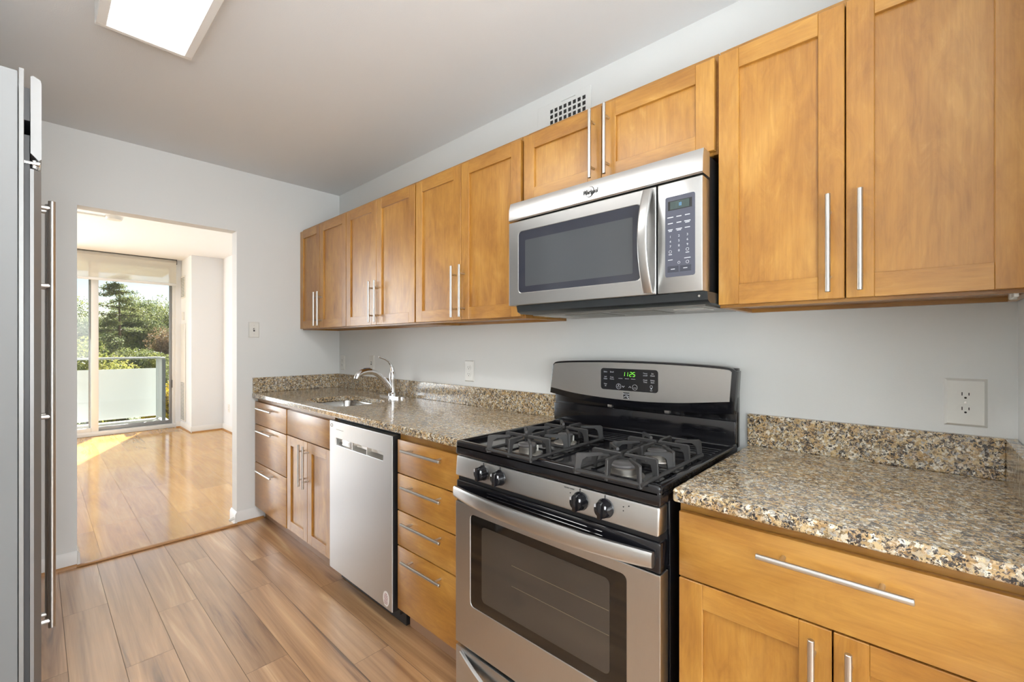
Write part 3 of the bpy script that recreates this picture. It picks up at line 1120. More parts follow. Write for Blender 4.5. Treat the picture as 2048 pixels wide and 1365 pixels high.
# maker's mark: a black square with a white band and a white wave
b = MB()
b.box(XG - 0.0008, XG + 0.002, 0.8585, 0.8845, 1.0440, 1.0690)
b.box(XG - 0.0012, XG - 0.0006, 0.8585, 0.8845, 1.0612, 1.0648, mi=1)
wv = [(0.8845, 1.0500), (0.880, 1.0520), (0.874, 1.0565), (0.868, 1.0575), (0.862, 1.0550), (0.8585, 1.0535),
      (0.8585, 1.0515), (0.863, 1.0530), (0.868, 1.0553), (0.873, 1.0545), (0.879, 1.0500), (0.8845, 1.0480)]
b.prism(wv, 0, XG - 0.0012, XG - 0.0006, 1)
b.prism([(0.871, 1.0545), (0.868, 1.0535), (0.8585, 1.0455), (0.8585, 1.0440), (0.862, 1.0440)], 0, XG - 0.0012, XG - 0.0006, 1)
b.text('KENMORE', (XG - 0.0013, 0.8715, 1.0630), 0.0040, FACE_LEFT, 0.0001, 0)
b.build('emblem', ['print_d', 'print_l'], bg, smooth=False)
# control panel strip with knobs
b = MB()
b.prism([(XR + 0.004, 0.868), (-0.63, 0.868), (-0.63, 0.797), (XR - 0.002, 0.797)], 1, YR0 + 0.004, YR1, 0, 0.006, 3)
cp = b.build('control_panel', 'steel_h', t)
for y in (1.080, 1.002, 0.693, 0.614):
    MB().box(XR + 0.001, XR + 0.006, y - 0.0011, y + 0.0011, 0.853, 0.8645).build('pointer_mark', 'print_d', cp)
b = MB()
b.text('FRONT OVEN', (XR + 0.001, 0.7285, 0.858), 0.0055, FACE_LEFT, 0.0003)
b.build('lettering', 'print_d', cp, smooth=False)
for y, z in ((0.725, 0.846), (0.560, 0.848), (0.545, 0.853), (0.560, 0.838)):
    MB().cyl((XR + 0.0005, y, z), (XR + 0.006, y, z), 0.0016, None, 8).build('burner_dot', 'print_d', cp)
for y in (1.079, 1.000, 0.690, 0.612):
    b = MB()
    mt = Matrix.Translation((XR + 0.004, y, 0.832)) @ FACE_LEFT
    b.lathe([(0, 0), (0.0250, 0), (0.0255, 0.006), (0.0235, 0.009), (0.0215, 0.024), (0.0185, 0.030), (0, 0.031)], mt, 28)
    t0 = bmesh.new()
    bmesh.ops.create_cube(t0, size=1.0)
    for v in t0.verts:
        v.co = mt @ Vector((v.co.x * 0.012, v.co.y * 0.044, 0.030 + v.co.z * 0.016))
    bmesh.ops.bevel(t0, geom=list(t0.edges), offset=0.003, segments=2, profile=0.5, affect='EDGES')
    b._merge(t0, 0)
    for a in (35, 145):
        p = mt @ Vector((0.0178 * math.cos(math.radians(a)), 0.0178 * math.sin(math.radians(a)), 0.0295))
        b.box(p.x - 0.0018, p.x + 0.0018, p.y - 0.0022, p.y + 0.0022, p.z - 0.004, p.z + 0.004, 0.0005, 1, 1)
    kb = b.build('knob', ['black', 'print_l'], t)
# vent gap under the panel
b = MB()
b.box(XR + 0.012, -0.63, YR0 + 0.006, YR1 - 0.004, 0.770, 0.798)
b.build('vent_trim', 'black_m', t)
# oven door
b = MB()
b.box(XR + 0.002, -0.635, YR0 + 0.001, YR1 - 0.001, 0.706, 0.782, 0.006, 3)
for i in range(3):
    b.box(XR - 0.001, XR + 0.006, YR0 + 0.16, YR1 - 0.16, 0.742 + i * 0.011, 0.746 + i * 0.011, 0.0012, 1)
b.build('vent_slots', 'black', t)
b = front_plate([(YR0, 0.207), (YR1, 0.207), (YR1, 0.706), (YR0, 0.706)], [rrect(0.551, 1.144, 0.360, 0.677, 0.016, 4)], XR, -0.636)
od = bevel_mod(b.build('oven_door', 'steel_v', t, smooth=False), 0.002, 2)
b = MB()
b.prism(rrect(0.547, 1.148, 0.356, 0.681, 0.016, 4), 0, XR + 0.002, XR + 0.020, 0)
b.prism(rrect(0.600, 1.088, 0.395, 0.649, 0.016, 4), 0, XR + 0.0012, XR + 0.003, 1)
for z in (0.50, 0.565):
    b.tube([(XR + 0.0012, 0.602, z), (XR + 0.0012, 0.95, z)], 0.0008, 5, 2)
b.build('window', ['oven_glass', 'oven_in', 'rack'], od)
# bowed handle
secs = []
for i in range(25):
    s = i / 24
    y = 0.476 + (1.216 - 0.476) * s
    bow = 0.044 * (1 - abs(2 * s - 1) ** 2.2)
    zc = 0.743 + 0.004 * math.sin(math.pi * s)
    hh = 0.0235 * (0.82 + 0.18 * math.sin(math.pi * s) ** 0.5)
    th = 0.009
    x = XR - 0.008 - bow
    secs.append([(x + th * math.copysign(abs(math.cos(a)) ** 0.6, math.cos(a)), y, zc + hh * math.copysign(abs(math.sin(a)) ** 0.6, math.sin(a)))
                 for a in [2 * math.pi * q / 16 for q in range(16)]])
b = MB().sweep(None, secs)
b.build('handle', 'steel_h', od)
# storage drawer
b = MB()
b.box(XR, -0.636, YR0, YR1, 0.030, 0.194, 0.004, 2)
dr = b.build('storage_drawer', 'steel_h', t)
b = MB()
secs = []
for i in range(17):
    s = i / 16
    y = 0.500 + (1.190 - 0.500) * s
    bow = 0.034 * (1 - abs(2 * s - 1) ** 2)
    zt = 0.186 - 0.055 * (1 - abs(2 * s - 1) ** 2)
    x0_ = XR - 0.004 - bow
    secs.append([(x0_ - 0.004, y, zt - 0.028), (x0_ - 0.006, y, zt), (x0_ + 0.006, y, zt + 0.001), (x0_ + 0.010, y, zt - 0.026)])
b.sweep(None, secs)
b.build('handle', 'steel_h', dr)
# burners and grates
for (cx, cy, r) in ((-0.610, 0.597, 0.036), (-0.400, 0.597, 0.030), (-0.610, 0.945, 0.030), (-0.400, 0.945, 0.027)):
    b = MB()
    b.lathe([(0, 0), (r * 1.55, 0), (r * 1.5, 0.003), (r * 1.2, 0.004), (r * 0.92, 0.004), (r * 0.92, 0.020), (r * 0.99, 0.024), (0, 0.025)],
            Matrix.Translation((cx, cy, 0.908)), 32)
    br = b.build('burner', 'alu', t)
    b = MB()
    b.lathe([(0, 0), (r, 0), (r * 1.03, 0.004), (r * 0.98, 0.008), (r * 0.8, 0.010), (0, 0.0105)], Matrix.Translation((cx, cy, 0.932)), 32)
    b.build('cap', 'cap', br)
    b = MB()
    b.cyl((cx + r * 1.25, cy - r * 0.4, 0.910), (cx + r * 1.25, cy - r * 0.4, 0.930), 0.003, None, 8)
    tag(b.build('igniter', 'white_p', br), 'white igniter pin')


def grate(y0, y1):
    b = MB()
    x0, xm, x1 = -0.703, -0.512, -0.298
    ym = (y0 + y1) / 2

    def fin(p, c, reach):
        p, c = Vector((p[0], p[1], 0)), Vector((c[0], c[1], 0))
        d = (c - p)
        L = max(d.length - reach, 0.03)
        d.normalize()
        nrm = Vector((-d.y, d.x, 0)) * 0.0042
        prof = [(0, 0.912), (0.004, 0.964), (0.010, 0.968), (L, 0.968), (L + 0.003, 0.960), (0.034, 0.958), (0.022, 0.950), (0.018, 0.934), (0.017, 0.912)]
        tb = bmesh.new()
        A = [tb.verts.new(p + d * u + nrm + Vector((0, 0, v))) for u, v in prof]
        B = [tb.verts.new(p + d * u - nrm + Vector((0, 0, v))) for u, v in prof]
        tb.faces.new(A)
        tb.faces.new(B[::-1])
        for i in range(len(prof)):
            j = (i + 1) % len(prof)
            tb.faces.new((A[i], B[i], B[j], A[j]))
        bmesh.ops.recalc_face_normals(tb, faces=list(tb.faces))
        bmesh.ops.bevel(tb, geom=[e for e in tb.edges if e.calc_length() > 0.02], offset=0.0016, segments=1, profile=0.5, affect='EDGES')
        b._merge(tb)
    for cx, xa, xb_ in ((-0.610, x0, xm), (-0.400, xm + 0.004, x1)):
        c = (cx, ym)
        for px, py in ((xa, y0), (xa, y1), (xb_, y0), (xb_, y1)):
            fin((px, py), c, 0.058)
        fin((cx, y0 - 0.004), c, 0.006)
        fin((cx, y1 + 0.004), c, 0.006)
        fin((xa, ym), c, 0.026)
        fin((xb_, ym), c, 0.026)
    for px in (x0, xm, x1):
        b.tube([(px + 0.004, y0, 0.921), (px + 0.004, y1, 0.921)], 0.0055, 8)
    for py in (y0, y1):
        b.tube([(x0, py, 0.921), (x1, py, 0.921)], 0.0055, 8)
    return b.build('grate', 'iron', t)


grate(0.500, 0.696)
grate(0.850, 1.040)

# ------------------------------------------------------------------ microwave
t = thing('microwave_oven', (-0.2, 0.839, 1.38), 'stainless over-the-range microwave oven hung between wall cabinets above the gas range', 'microwave')
XM, Y0, Y1 = -0.409, 0.459, 1.218
b = MB()
b.box(-0.350, -0.004, Y0 + 0.006, Y1 - 0.006, 1.392, 1.826, 0.003)
b.build('body', 'black_m', t)
b = MB()
b.prism([(XM + 0.004, 1.754), (XM, 1.758), (XM + 0.002, 1.800), (XM + 0.010, 1.827), (-0.352, 1.827), (-0.352, 1.754)], 1, Y0, Y1)
vp = b.build('vent_panel', 'steel_h', t)
b = MB()
XW = XM - 0.0002
b.text('Whirlpool', (XW, 0.835, 1.7855), 0.0235, FACE_LEFT @ Matrix.Diagonal((0.60, 1, 1, 1)), 0.0006, 0, 0.15)
pts = []
for i in range(40):
    a = math.radians(200 + i * 9.0)
    pts.append((XW, 0.836 - 0.013 * math.cos(a) - 0.008 * math.sin(a), 1.786 + 0.016 * math.sin(a) - 0.006 * math.cos(a)))
b.tube(pts[:33], [0.0003 + 0.0010 * math.sin(math.pi * i / 32) for i in range(33)], 6, 0, up=(1, 0, 0))
b.build('emblem', 'print_d', vp, smooth=False)
# door with window
b = MB()
wy0, wy1, wz0, wz1 = 0.650, 1.165, 1.465, 1.704
b = front_plate([(0.598, 1.416), (Y1, 1.416), (Y1, 1.747), (0.598, 1.747)], [rrect(wy0, wy1, wz0, wz1, 0.016, 4)], XM, -0.352)
md = bevel_mod(b.build('door', 'steel_h', t, smooth=False), 0.003, 2)
b = MB()
b.prism(rrect(wy0 - 0.004, wy1 + 0.004, wz0 - 0.004, wz1 + 0.004, 0.016, 4), 0, XM + 0.001, XM + 0.02, 0)
b.prism(rrect(0.676, 1.131, 1.488, 1.668, 0.004, 2), 0, XM + 0.0004, XM + 0.002, 1)
b.build('window', ['mesh', 'mesh_in'], md)
b = MB()
secs = []
for i in range(25):
    s = i / 24
    z = 1.421 + (1.742 - 1.421) * s
    bow = 0.040 * (1 - abs(2 * s - 1) ** 2.0)
    th = 0.0055
    hw = 0.0155 - 0.0 * s
    x = XM - 0.004 - bow
    yc = 0.622 + 0.0 * s
    secs.append([(x + th * math.copysign(abs(math.cos(a)) ** 0.5, math.cos(a)), yc + hw * math.copysign(abs(math.sin(a)) ** 0.5, math.sin(a)), z)
                 for a in [2 * math.pi * q / 16 for q in range(16)]])
b.sweep(None, secs)
b.build('handle', 'steel_v', md)
b = MB()
b.box(XM, -0.352, Y0, 0.593, 1.416, 1.747, 0.003)
cpn = b.build('control_panel', 'steel_h', t)
b = MB()
b.prism(rrect(0.480, 0.569, 1.464, 1.704, 0.006, 3), 0, XM - 0.0006, XM + 0.004, 0)
b.box(XM - 0.0012, XM, 0.491, 0.524, 1.478, 1.496, 0.0004, 1, 1).box(XM - 0.0012, XM, 0.528, 0.562, 1.478, 1.496, 0.0004, 1, 1)
kp = b.build('keypad', ['grey_p', 'grey_d'], cpn, smooth=False)
b = MB()
XK = XM - 0.0009
for row, z in enumerate((1.642, 1.624, 1.605)):
    for c, y in enumerate((0.553, 0.527, 0.502)):
        w = (0.009, 0.0075, 0.007)[(row + c) % 3]
        b.box(XK - 0.0004, XK + 0.0006, y - w, y + w, z - 0.0012, z + 0.0012)
        if (row, c) in ((1, 2), (2, 0), (2, 1)):
            b.box(XK - 0.0004, XK + 0.0006, y - w * 0.7, y + w * 0.7, z - 0.0052, z - 0.0030)
for i, dch in enumerate('123456789'):
    b.text(dch, (XK, (0.553, 0.527, 0.502)[i % 3], 1.584 - (i // 3) * 0.0145), 0.0095, FACE_LEFT, 0.0002)
b.text('0', (XK, 0.527, 1.5405), 0.0095, FACE_LEFT, 0.0002)
for y, z, r in ((0.553, 1.5395, 0.0042), (0.502, 1.5410, 0.0042), (0.502, 1.5045, 0.0042), (0.527, 1.505, 0.0034)):
    b.tube([(XK, y + r * math.cos(a * math.pi / 8), z + r * math.sin(a * math.pi / 8)) for a in range(17)], 0.0005, 5, up=(1, 0, 0))
for y, z, w in ((0.553, 1.531, 0.005), (0.502, 1.532, 0.005), (0.553, 1.515, 0.007), (0.502, 1.516, 0.009), (0.545, 1.487, 0.006), (0.508, 1.487, 0.006)):
    b.box(XK - 0.0006, XK + 0.0006, y - w, y + w, z - 0.001, z + 0.001)
b.build('legend', 'print_l', kp, smooth=False)
b = MB()
b.box(XM - 0.0012, XM, 0.489, 0.560, 1.663, 1.690, mi=0)
b.box(XM - 0.0016, XM, 0.496, 0.553, 1.665, 1.688, mi=1)
for dz in (-0.003, 0.002):
    b.box(XM - 0.0020, XM, 0.5235, 0.5262, 1.676 + dz, 1.6785 + dz, mi=2)
b.box(XM - 0.0020, XM, 0.5200, 0.5214, 1.672, 1.682, mi=2)
b.build('display', ['slot', 'lcd', 'lcd_lit'], cpn, smooth=False)
# underside: charcoal front rail, base plate with filters and lamps
b = MB()
b.prism([(-0.396, 1.4155), (-0.020, 1.4155), (-0.020, 1.384), (-0.372, 1.384), (-0.390, 1.392)], 1, Y0 - 0.008, Y1 - 0.030)
for y in (Y0 + 0.004,):
    b.cyl((-0.388, y + 0.01, 1.403), (-0.398, y + 0.01, 1.403), 0.0035, None, 8, mi=1)
bs = b.build('base_rail', ['charcoal', 'nickel'], t)
b = MB()
b.box(-0.330, -0.030, Y0 + 0.02, Y1 - 0.06, 1.378, 1.3845, 0.001, 1)
b.build('base_plate', 'underside', bs)
for y0, y1 in ((0.66, 0.82), (0.86, 1.02)):
    MB().box(-0.30, -0.12, y0, y1, 1.3755, 1.379, 0.001, 1).build('grease_filter', 'filter', bs)
for y0, y1 in ((0.50, 0.60), (1.06, 1.14)):
    MB().box(-0.28, -0.19, y0, y1, 1.375, 1.379, 0.002, 1).build('lamp_lens', 'lens', bs)

# ------------------------------------------------------------------ refrigerator
t = thing('refrigerator', (-2.05, 2.52, 0.0), 'tall built-in stainless steel refrigerator with long bar handles at the left edge', 'refrigerator')
FY0, FY1 = 2.080, 2.985
b = MB()
b.box(-2.42, -1.739, FY0, FY1, 0.02, 2.123, 0.003)
body = b.build('cabinet', 'fridge_side', t)
b = MB()
b.box(-1.7375, -1.726, FY0 - 0.002, FY0 + 0.02, 0.02, 2.134, 0.001, 1)
b.box(-1.7375, -1.726, FY1 - 0.02, FY1 + 0.002, 0.02, 2.134, 0.001, 1)
b.build('edge_trim', 'steel_f', body)
b = MB()
b.box(-1.738, -1.7135, FY0 + 0.006, FY1 - 0.006, 1.975, 2.078)
b.box(-1.738, -1.7140, FY0 + 0.010, FY1 - 0.010, 0.11, 1.93)
b.box(-1.80, -1.74, FY0 + 0.01, FY1 - 0.01, 0.0, 0.10)
b.build('compressor_housing', 'fridge_grey', body)
b = MB()
b.prism([(-1.712, 1.872), (-1.712, 2.116), (-1.706, 2.120), (-1.690, 2.112), (-1.688, 2.100), (-1.688, 1.858), (-1.694, 1.852)], 1, FY0, FY1)
tag(b.build('top_grille', 'steel_f', t), 'flat stainless grille panel over the doors')
b = MB()
b.box(-1.738, -1.690, FY0 + 0.004, FY0 + 0.06, 1.838, 1.848, 0.003)
b.cyl((-1.703, FY0 + 0.022, 1.828), (-1.703, FY0 + 0.022, 1.856), 0.010, None, 16, 0.002)
b.build('hinge', 'chrome', t)
ym = 2.500
for y0, y1, hy, hx in ((FY0, ym - 0.002, 2.462, -1.6585), (ym + 0.002, FY1, 2.530, -1.6665)):
    b = MB()
    # bowed front, rounded vertical edges
    sec = []
    n = 20
    pts = [(-1.7132, y0 + 0.001), ]
    for i in range(n + 1):
        s = i / n
        e = min(s, 1 - s) * (y1 - y0)
        rr = 0.018
        edge = 0.0 if e >= rr else rr - math.sqrt(max(rr * rr - (rr - e) ** 2, 0))
        pts.append((-1.6885 + edge * 1.0, y0 + s * (y1 - y0)) if False else (-1.6885 - edge * 0.9, y0 + s * (y1 - y0)))
    pts.append((-1.7132, y1 - 0.001))
    b.prism(pts, 2, 0.105, 1.822)
    d = b.build('door', 'steel_f', t)
    b = MB()
    b.cyl((hx, hy, 0.172), (hx, hy, 1.814), 0.0105, None, 20, 0.001)
    for z in (0.200, 0.984, 1.487, 1.786):
        b.cyl((hx, hy, z), (-1.6895, hy, z), 0.009, None, 14)
    b.build('handle', 'nickel', d)

# ------------------------------------------------------------------ fixtures on walls and ceiling
t = thing('ceiling_light', (-1.416, 1.53, 2.400), 'white framed rectangular ceiling light with a glowing diffuser', 'ceiling light')
b = MB()
lx0, lx1, ly0, ly1, zb = -1.559, -1.275, 0.93, 2.155, 2.400
b.box(lx0, lx1, ly0, ly0 + 0.02, zb + 0.002, ZC - 0.001, 0.002, 1).box(lx0, lx1, ly1 - 0.02, ly1, zb + 0.002, ZC - 0.001, 0.002, 1)
b.box(lx0, lx0 + 0.032, ly0 + 0.02, ly1 - 0.02, zb, ZC - 0.001, 0.003, 1).box(lx1 - 0.030, lx1, ly0 + 0.02, ly1 - 0.02, zb, ZC - 0.001, 0.003, 1)
b.box(lx0 + 0.03, lx1 - 0.03, ly0 + 0.02, ly1 - 0.02, zb + 0.06, ZC - 0.001)
b.build('frame', 'trim', t)
MB().box(lx0 + 0.033, lx1 - 0.031, ly0 + 0.021, ly1 - 0.021, zb + 0.004, zb + 0.010).build('diffuser', 'lamp', t)

t = thing('vent_grille', (0.0, 1.23, 2.32), 'white wall vent grille with square holes above the microwave cabinet', 'vent')
b = MB()
b.box(-0.006, -0.0005, 1.092, 1.40, 2.22, 2.430, 0.002, 1)
b.build('plate', 'wall', t)
b = MB()
for r in range(6):
    for c in range(8):
        y = 1.128 + c * 0.0265
        z = 2.387 - r * 0.0265
        b.box(-0.0068, -0.0045, y - 0.008, y + 0.008, z - 0.0085, z + 0.0085)
b.build('holes', 'slot', t)
MB().box(-0.012, -0.0055, 1.175, 1.255, 2.412, 2.4155, 0.001, 1).build('damper_lever', 'wall', t)


def wall_plate(name, label, cat, loc, w, h, face, kind):
    """cover plate; face 'L' looks towards -X on the right wall, 'N' towards -Y on the far wall"""
    t = thing(name, loc, label, cat)
    mt = Matrix.Translation(Vector(loc)) @ (FACE_LEFT if face == 'L' else FACE_NEAR)

    def put(b, pts, z0, z1, mi=0):
        tb = bmesh.new()
        A = [tb.verts.new(mt @ Vector((u, v, z0))) for u, v in pts]
        B = [tb.verts.new(mt @ Vector((u, v, z1))) for u, v in pts]
        tb.faces.new(A[::-1])
        tb.faces.new(B)
        for i in range(len(pts)):
            j = (i + 1) % len(pts)
            tb.faces.new((A[i], A[j], B[j], B[i]))
        bmesh.ops.recalc_face_normals(tb, faces=list(tb.faces))
        b._merge(tb, mi)
    b = MB()
    tb = bmesh.new()
    A = [tb.verts.new(mt @ Vector((u * w / 2, v * h / 2, 0.0004))) for u, v in ((-1, -1), (1, -1), (1, 1), (-1, 1))]
    B = [tb.verts.new(mt @ Vector((u * (w / 2 - 0.006), v * (h / 2 - 0.006), 0.0062))) for u, v in ((-1, -1), (1, -1), (1, 1), (-1, 1))]
    tb.faces.new(A[::-1])
    tb.faces.new(B)
    for i in range(4):
        j = (i + 1) % 4
        tb.faces.new((A[i], A[j], B[j], B[i]))
    bmesh.ops.recalc_face_normals(tb, faces=list(tb.faces))
    b._merge(tb)
    b.build('cover_plate', 'white_p', t)
    if kind == 'outlet':
        for dv in (0.0195, -0.0195):
            b = MB()
            put(b, rrect(-0.0172, 0.0172, dv - 0.0142, dv + 0.0142, 0.0130, 5), 0.004, 0.0078, 0)
            put(b, [(-0.0075, dv - 0.001), (-0.0055, dv - 0.001), (-0.0055, dv + 0.008), (-0.0075, dv + 0.008)], 0.0076, 0.0081, 1)
            put(b, [(0.0055, dv), (0.0075, dv), (0.0075, dv + 0.007), (0.0055, dv + 0.007)], 0.0076, 0.0081, 1)
            put(b, rrect(-0.0026, 0.0026, dv - 0.0092, dv - 0.004, 0.0025, 4), 0.0076, 0.0081, 1)
            b.build('socket', ['white_p', 'slot'], t)
    else:
        b = MB()
        put(b, rrect(-0.0055, 0.0055, -0.012, 0.012, 0.001, 2), 0.004, 0.0072, 0)
        b.build('switch_slot', 'slot', t)
        b = MB()
        A = [(-0.0040, -0.004, 0.005), (0.0040, -0.004, 0.005), (0.0040, 0.006, 0.005), (-0.0040, 0.006, 0.005)]
        B = [(-0.0034, 0.004, 0.018), (0.0034, 0.004, 0.018), (0.0034, 0.009, 0.017), (-0.0034, 0.009, 0.017)]
        tb = bmesh.new()
        A = [tb.verts.new(mt @ Vector(p)) for p in A]
        B = [tb.verts.new(mt @ Vector(p)) for p in B]
        tb.faces.new(A[::-1])
        tb.faces.new(B)
        for i in range(4):
            j = (i + 1) % 4
            tb.faces.new((A[i], A[j], B[j], B[i]))
        bmesh.ops.recalc_face_normals(tb, faces=list(tb.faces))
        b._merge(tb)
        b.build('toggle', 'white_p', t)
    for dv in ((0.0,) if kind == 'outlet' else (0.030, -0.030)):
        b = MB()
        put(b, rrect(-0.0028, 0.0028, dv - 0.0028, dv + 0.0028, 0.0027, 4), 0.006, 0.0072, 0)
        b.build('screw', 'nickel', t)
    return t


wall_plate('power_outlet', 'white outlet on the right wall in the corner left of the faucet', 'outlet', (0.0, 3.460, 1.112), 0.074, 0.118, 'L', 'outlet')
wall_plate('light_switch', 'white switch plate on the right wall behind the faucet', 'switch', (0.0, 3.005, 1.120), 0.074, 0.118, 'L', 'switch')
wall_plate('power_outlet', 'white outlet above the granite backsplash between faucet and range', 'outlet', (0.0, 1.914, 1.108), 0.078, 0.122, 'L', 'outlet')
wall_plate('power_outlet', 'large white outlet plate on the wall right of the range', 'outlet', (0.0, -0.084, 1.107), 0.082, 0.128, 'L', 'outlet')
wall_plate('light_switch', 'white toggle light switch beside the doorway', 'switch', (-0.636, YF, 1.366), 0.072, 0.112, 'N', 'switch')

# ------------------------------------------------------------------ living room
# sliding balcony door
def pane_frame(name, label, x0, x1, y, z0, z1, st, rl, mats, parent):
    b = MB()
    b.box(x0, x0 + st, y, y + 0.035, z0, z1, 0.003).box(x1 - st, x1, y, y + 0.035, z0, z1, 0.003)
    b.box(x0 + st, x1 - st, y, y + 0.035, z0, z0 + rl, 0.003).box(x0 + st, x1 - st, y, y + 0.035, z1 - rl, z1, 0.003)
    f = b.build(name, mats, parent)
    MB().box(x0 + st - 0.005, x1 - st + 0.005, y + 0.014, y + 0.020, z0 + rl - 0.005, z1 - rl + 0.005).build('pane', 'glass', f)
    return f


b = MB()
b.box(-4.9, -0.262, 8.29, 8.42, 0.002, 0.060, 0.004).box(-4.9, -0.262, 8.29, 8.42, 2.45, 2.50, 0.004)
b.box(-0.300, -0.262, 8.30, 8.41, 0.060, 2.45, 0.004)
w1 = struct(b.build('window_1', 'frame_w'))
pane_frame('sliding_panel', None, -2.45, -1.118, 8.300, 0.060, 2.45, 0.075, 0.055, 'frame_w', w1)
pane_frame('fixed_panel', None, -1.215, -0.300, 8.355, 0.060, 2.45, 0.032, 0.055, 'frame_g', w1)
pane_frame('fixed_panel', None, -3.75, -2.40, 8.355, 0.060, 2.45, 0.045, 0.055, 'frame_g', w1)
pane_frame('sliding_panel', None, -4.85, -3.70, 8.300, 0.060, 2.45, 0.075, 0.055, 'frame_w', w1)
b = MB().box(-0.303, -0.288, 8.318, 8.356, 0.60, 0.72, 0.004)
tag(b.build('latch', 'fridge_grey', w1), 'small dark door latch')

t = thing('roller_blind', (-1.6, 8.22, 2.14), 'cream see-through roller blind pulled part way down over the balcony door', 'blind')
b = MB().cyl((-3.0, 8.235, 2.492), (-0.268, 8.235, 2.492), 0.030, None, 20)
b.build('roll', 'blind', t)
b = MB().box(-3.0, -0.262, 8.205, 8.262, 2.520, 2.5275)
b.box(-0.268, -0.262, 8.205, 8.262, 2.455, 2.520, 0.001, 1)
tag(b.build('bracket', 'fridge_grey', t), 'dark mounting bracket')
MB().box(-3.0, -0.272, 8.2090, 8.2102, 2.165, 2.475).build('fabric', 'blind', t)
MB().box(-3.0, -0.272, 8.203, 8.217, 2.132, 2.168, 0.004).build('bottom_bar', 'frame_w', t)

t = thing('ceiling_spot_bar', (-1.4, 5.67, 2.45), 'white round lamp on a bar at the living room ceiling', 'ceiling lamp')
b = MB().lathe([(0, 0.0), (0.055, 0.0), (0.066, 0.018), (0.066, 0.034), (0.03, 0.040), (0.03, 0.0775), (0, 0.0775)], Matrix.Translation((-1.195, 5.66, 2.45)), 28)
b.build('lamp_head', 'white_p', t)
MB().box(-2.0, -1.255, 5.645, 5.675, 2.462, 2.4755, 0.002, 1).build('bar', 'white_p', t)

t = thing('wall_register', (-0.20, 8.14, 2.12), 'white louvred air register high on the living room bay', 'vent')
b = MB()
b.box(-0.207, -0.2005, 8.00, 8.32 - 0.05, 1.95, 2.285, 0.002, 1)
b.build('frame', 'white_p', t)
b = MB()
for i in range(13):
    b.box(-0.2082, -0.2065, 8.02, 8.25, 1.975 + i * 0.0225, 1.986 + i * 0.0225)
b.build('louvres', 'rail_d', t)
t = thing('fan_coil_cover', (-0.20, 8.1, 0.1), 'tall white fan coil access panel with a louvre at the foot of the bay', 'panel')
b = MB()
b.box(-0.216, -0.2005, 7.96, 8.24, 0.115, 1.565, 0.004)
b.build('panel', 'white_p', t)
b = MB()
for i in range(26):
    b.box(-0.2175, -0.2155, 7.985, 8.215, 0.14 + i * 0.0215, 0.150 + i * 0.0215)
b.build('louvres', 'rail_d', t)
t = MB().box(-0.219, -0.2005, 8.06, 8.14, 1.62, 1.74, 0.003).build('thermostat', 'white_p')
tag(t, 'small pale thermostat on the bay above the access panel', 'thermostat')
wall_plate('power_outlet', 'small white outlet low on the living room wall seen through the doorway', 'outlet', (0.19, 7.33, 0.335), 0.074, 0.118, 'L', 'outlet')

# ------------------------------------------------------------------ balcony and outdoors
struct(MB().box(-5.0, -0.16, 8.42, 9.86, -0.20, -0.03).build('balcony_floor', 'concrete'))
struct(MB().box(-5.0, -0.19, 8.42, 9.86, 2.44, 2.64).build('balcony_soffit', 'soffit'))
t = thing('balcony_railing', (-1.5, 9.78, -0.03), 'white panelled balcony railing with a grey handrail', 'railing')
b = MB().box(-5.0, -0.27, 9.755, 9.805, 1.008, 1.040, 0.006).box(-0.275, -0.225, 9.34, 9.805, 1.008, 1.040, 0.006)
b.build('handrail', 'rail', t)
MB().box(-5.0, -0.285, 9.775, 9.790, 0.02, 0.845, 0.002, 1).build('panel', 'rail_p', t)
for x, y in ((-0.262, 9.79), (-1.9, 9.79), (-3.6, 9.79)):
    MB().box(x - 0.02, x + 0.02, y - 0.02, y + 0.02, -0.03, 1.01, 0.002, 1).build('post', 'rail', t)
o = MB().box(-0.268, -0.222, 9.33, 9.37, -0.03, 1.01, 0.002, 1).build('post', 'rail_d', t)
tag(o, 'dark grey end post')
for i in range(6):
    y = 9.42 + i * 0.058
    MB().box(-0.258, -0.240, y - 0.011, y + 0.011, 0.03, 1.01, 0.001, 1).build('baluster', 'rail', t)
MB().box(-0.262, -0.236, 9.37, 9.77, 0.015, 0.04).build('bottom_rail', 'rail', t)

struct(MB().box(-120, 120, 10.5, 260, -9.2, -9.0).build('ground', 'lawn'))
b = MB().prism([(1.0, 12.2), (9.0, 12.2), (9.0, 18.0), (3.44, 18.0)], 2, -9.0, 14.0)  # added out of view to keep the sun off part of the living room floor
tag(b.build('sun_blocker', 'blocker_render'), 'plain pale block added out of view right of the balcony to cut the sun', 'sun blocker')


def leaf_quads(bm, c, r, n, size, rnd, squash=1.0, hollow=0.35):
    for _ in range(n):
        d = Vector((rnd.gauss(0, 1), rnd.gauss(0, 1), rnd.gauss(0, 1))).normalized()
        p = c + Vector((d.x, d.y, d.z * squash)) * r * (hollow + (1 - hollow) * rnd.random() ** 0.5)
        u = Vector((rnd.gauss(0, 1), rnd.gauss(0, 1), rnd.gauss(0, 1))).normalized()
        w = u.cross(Vector((rnd.gauss(0, 1), rnd.gauss(0, 1), rnd.gauss(0, 1)))).normalized()
        s = size * 0.48 * rnd.uniform(0.6, 1.3)
        a = [bm.verts.new(p + u * s), bm.verts.new(p + w * s * 0.45), bm.verts.new(p - u * s), bm.verts.new(p - w * s * 0.45)]
        bm.faces.new(a)


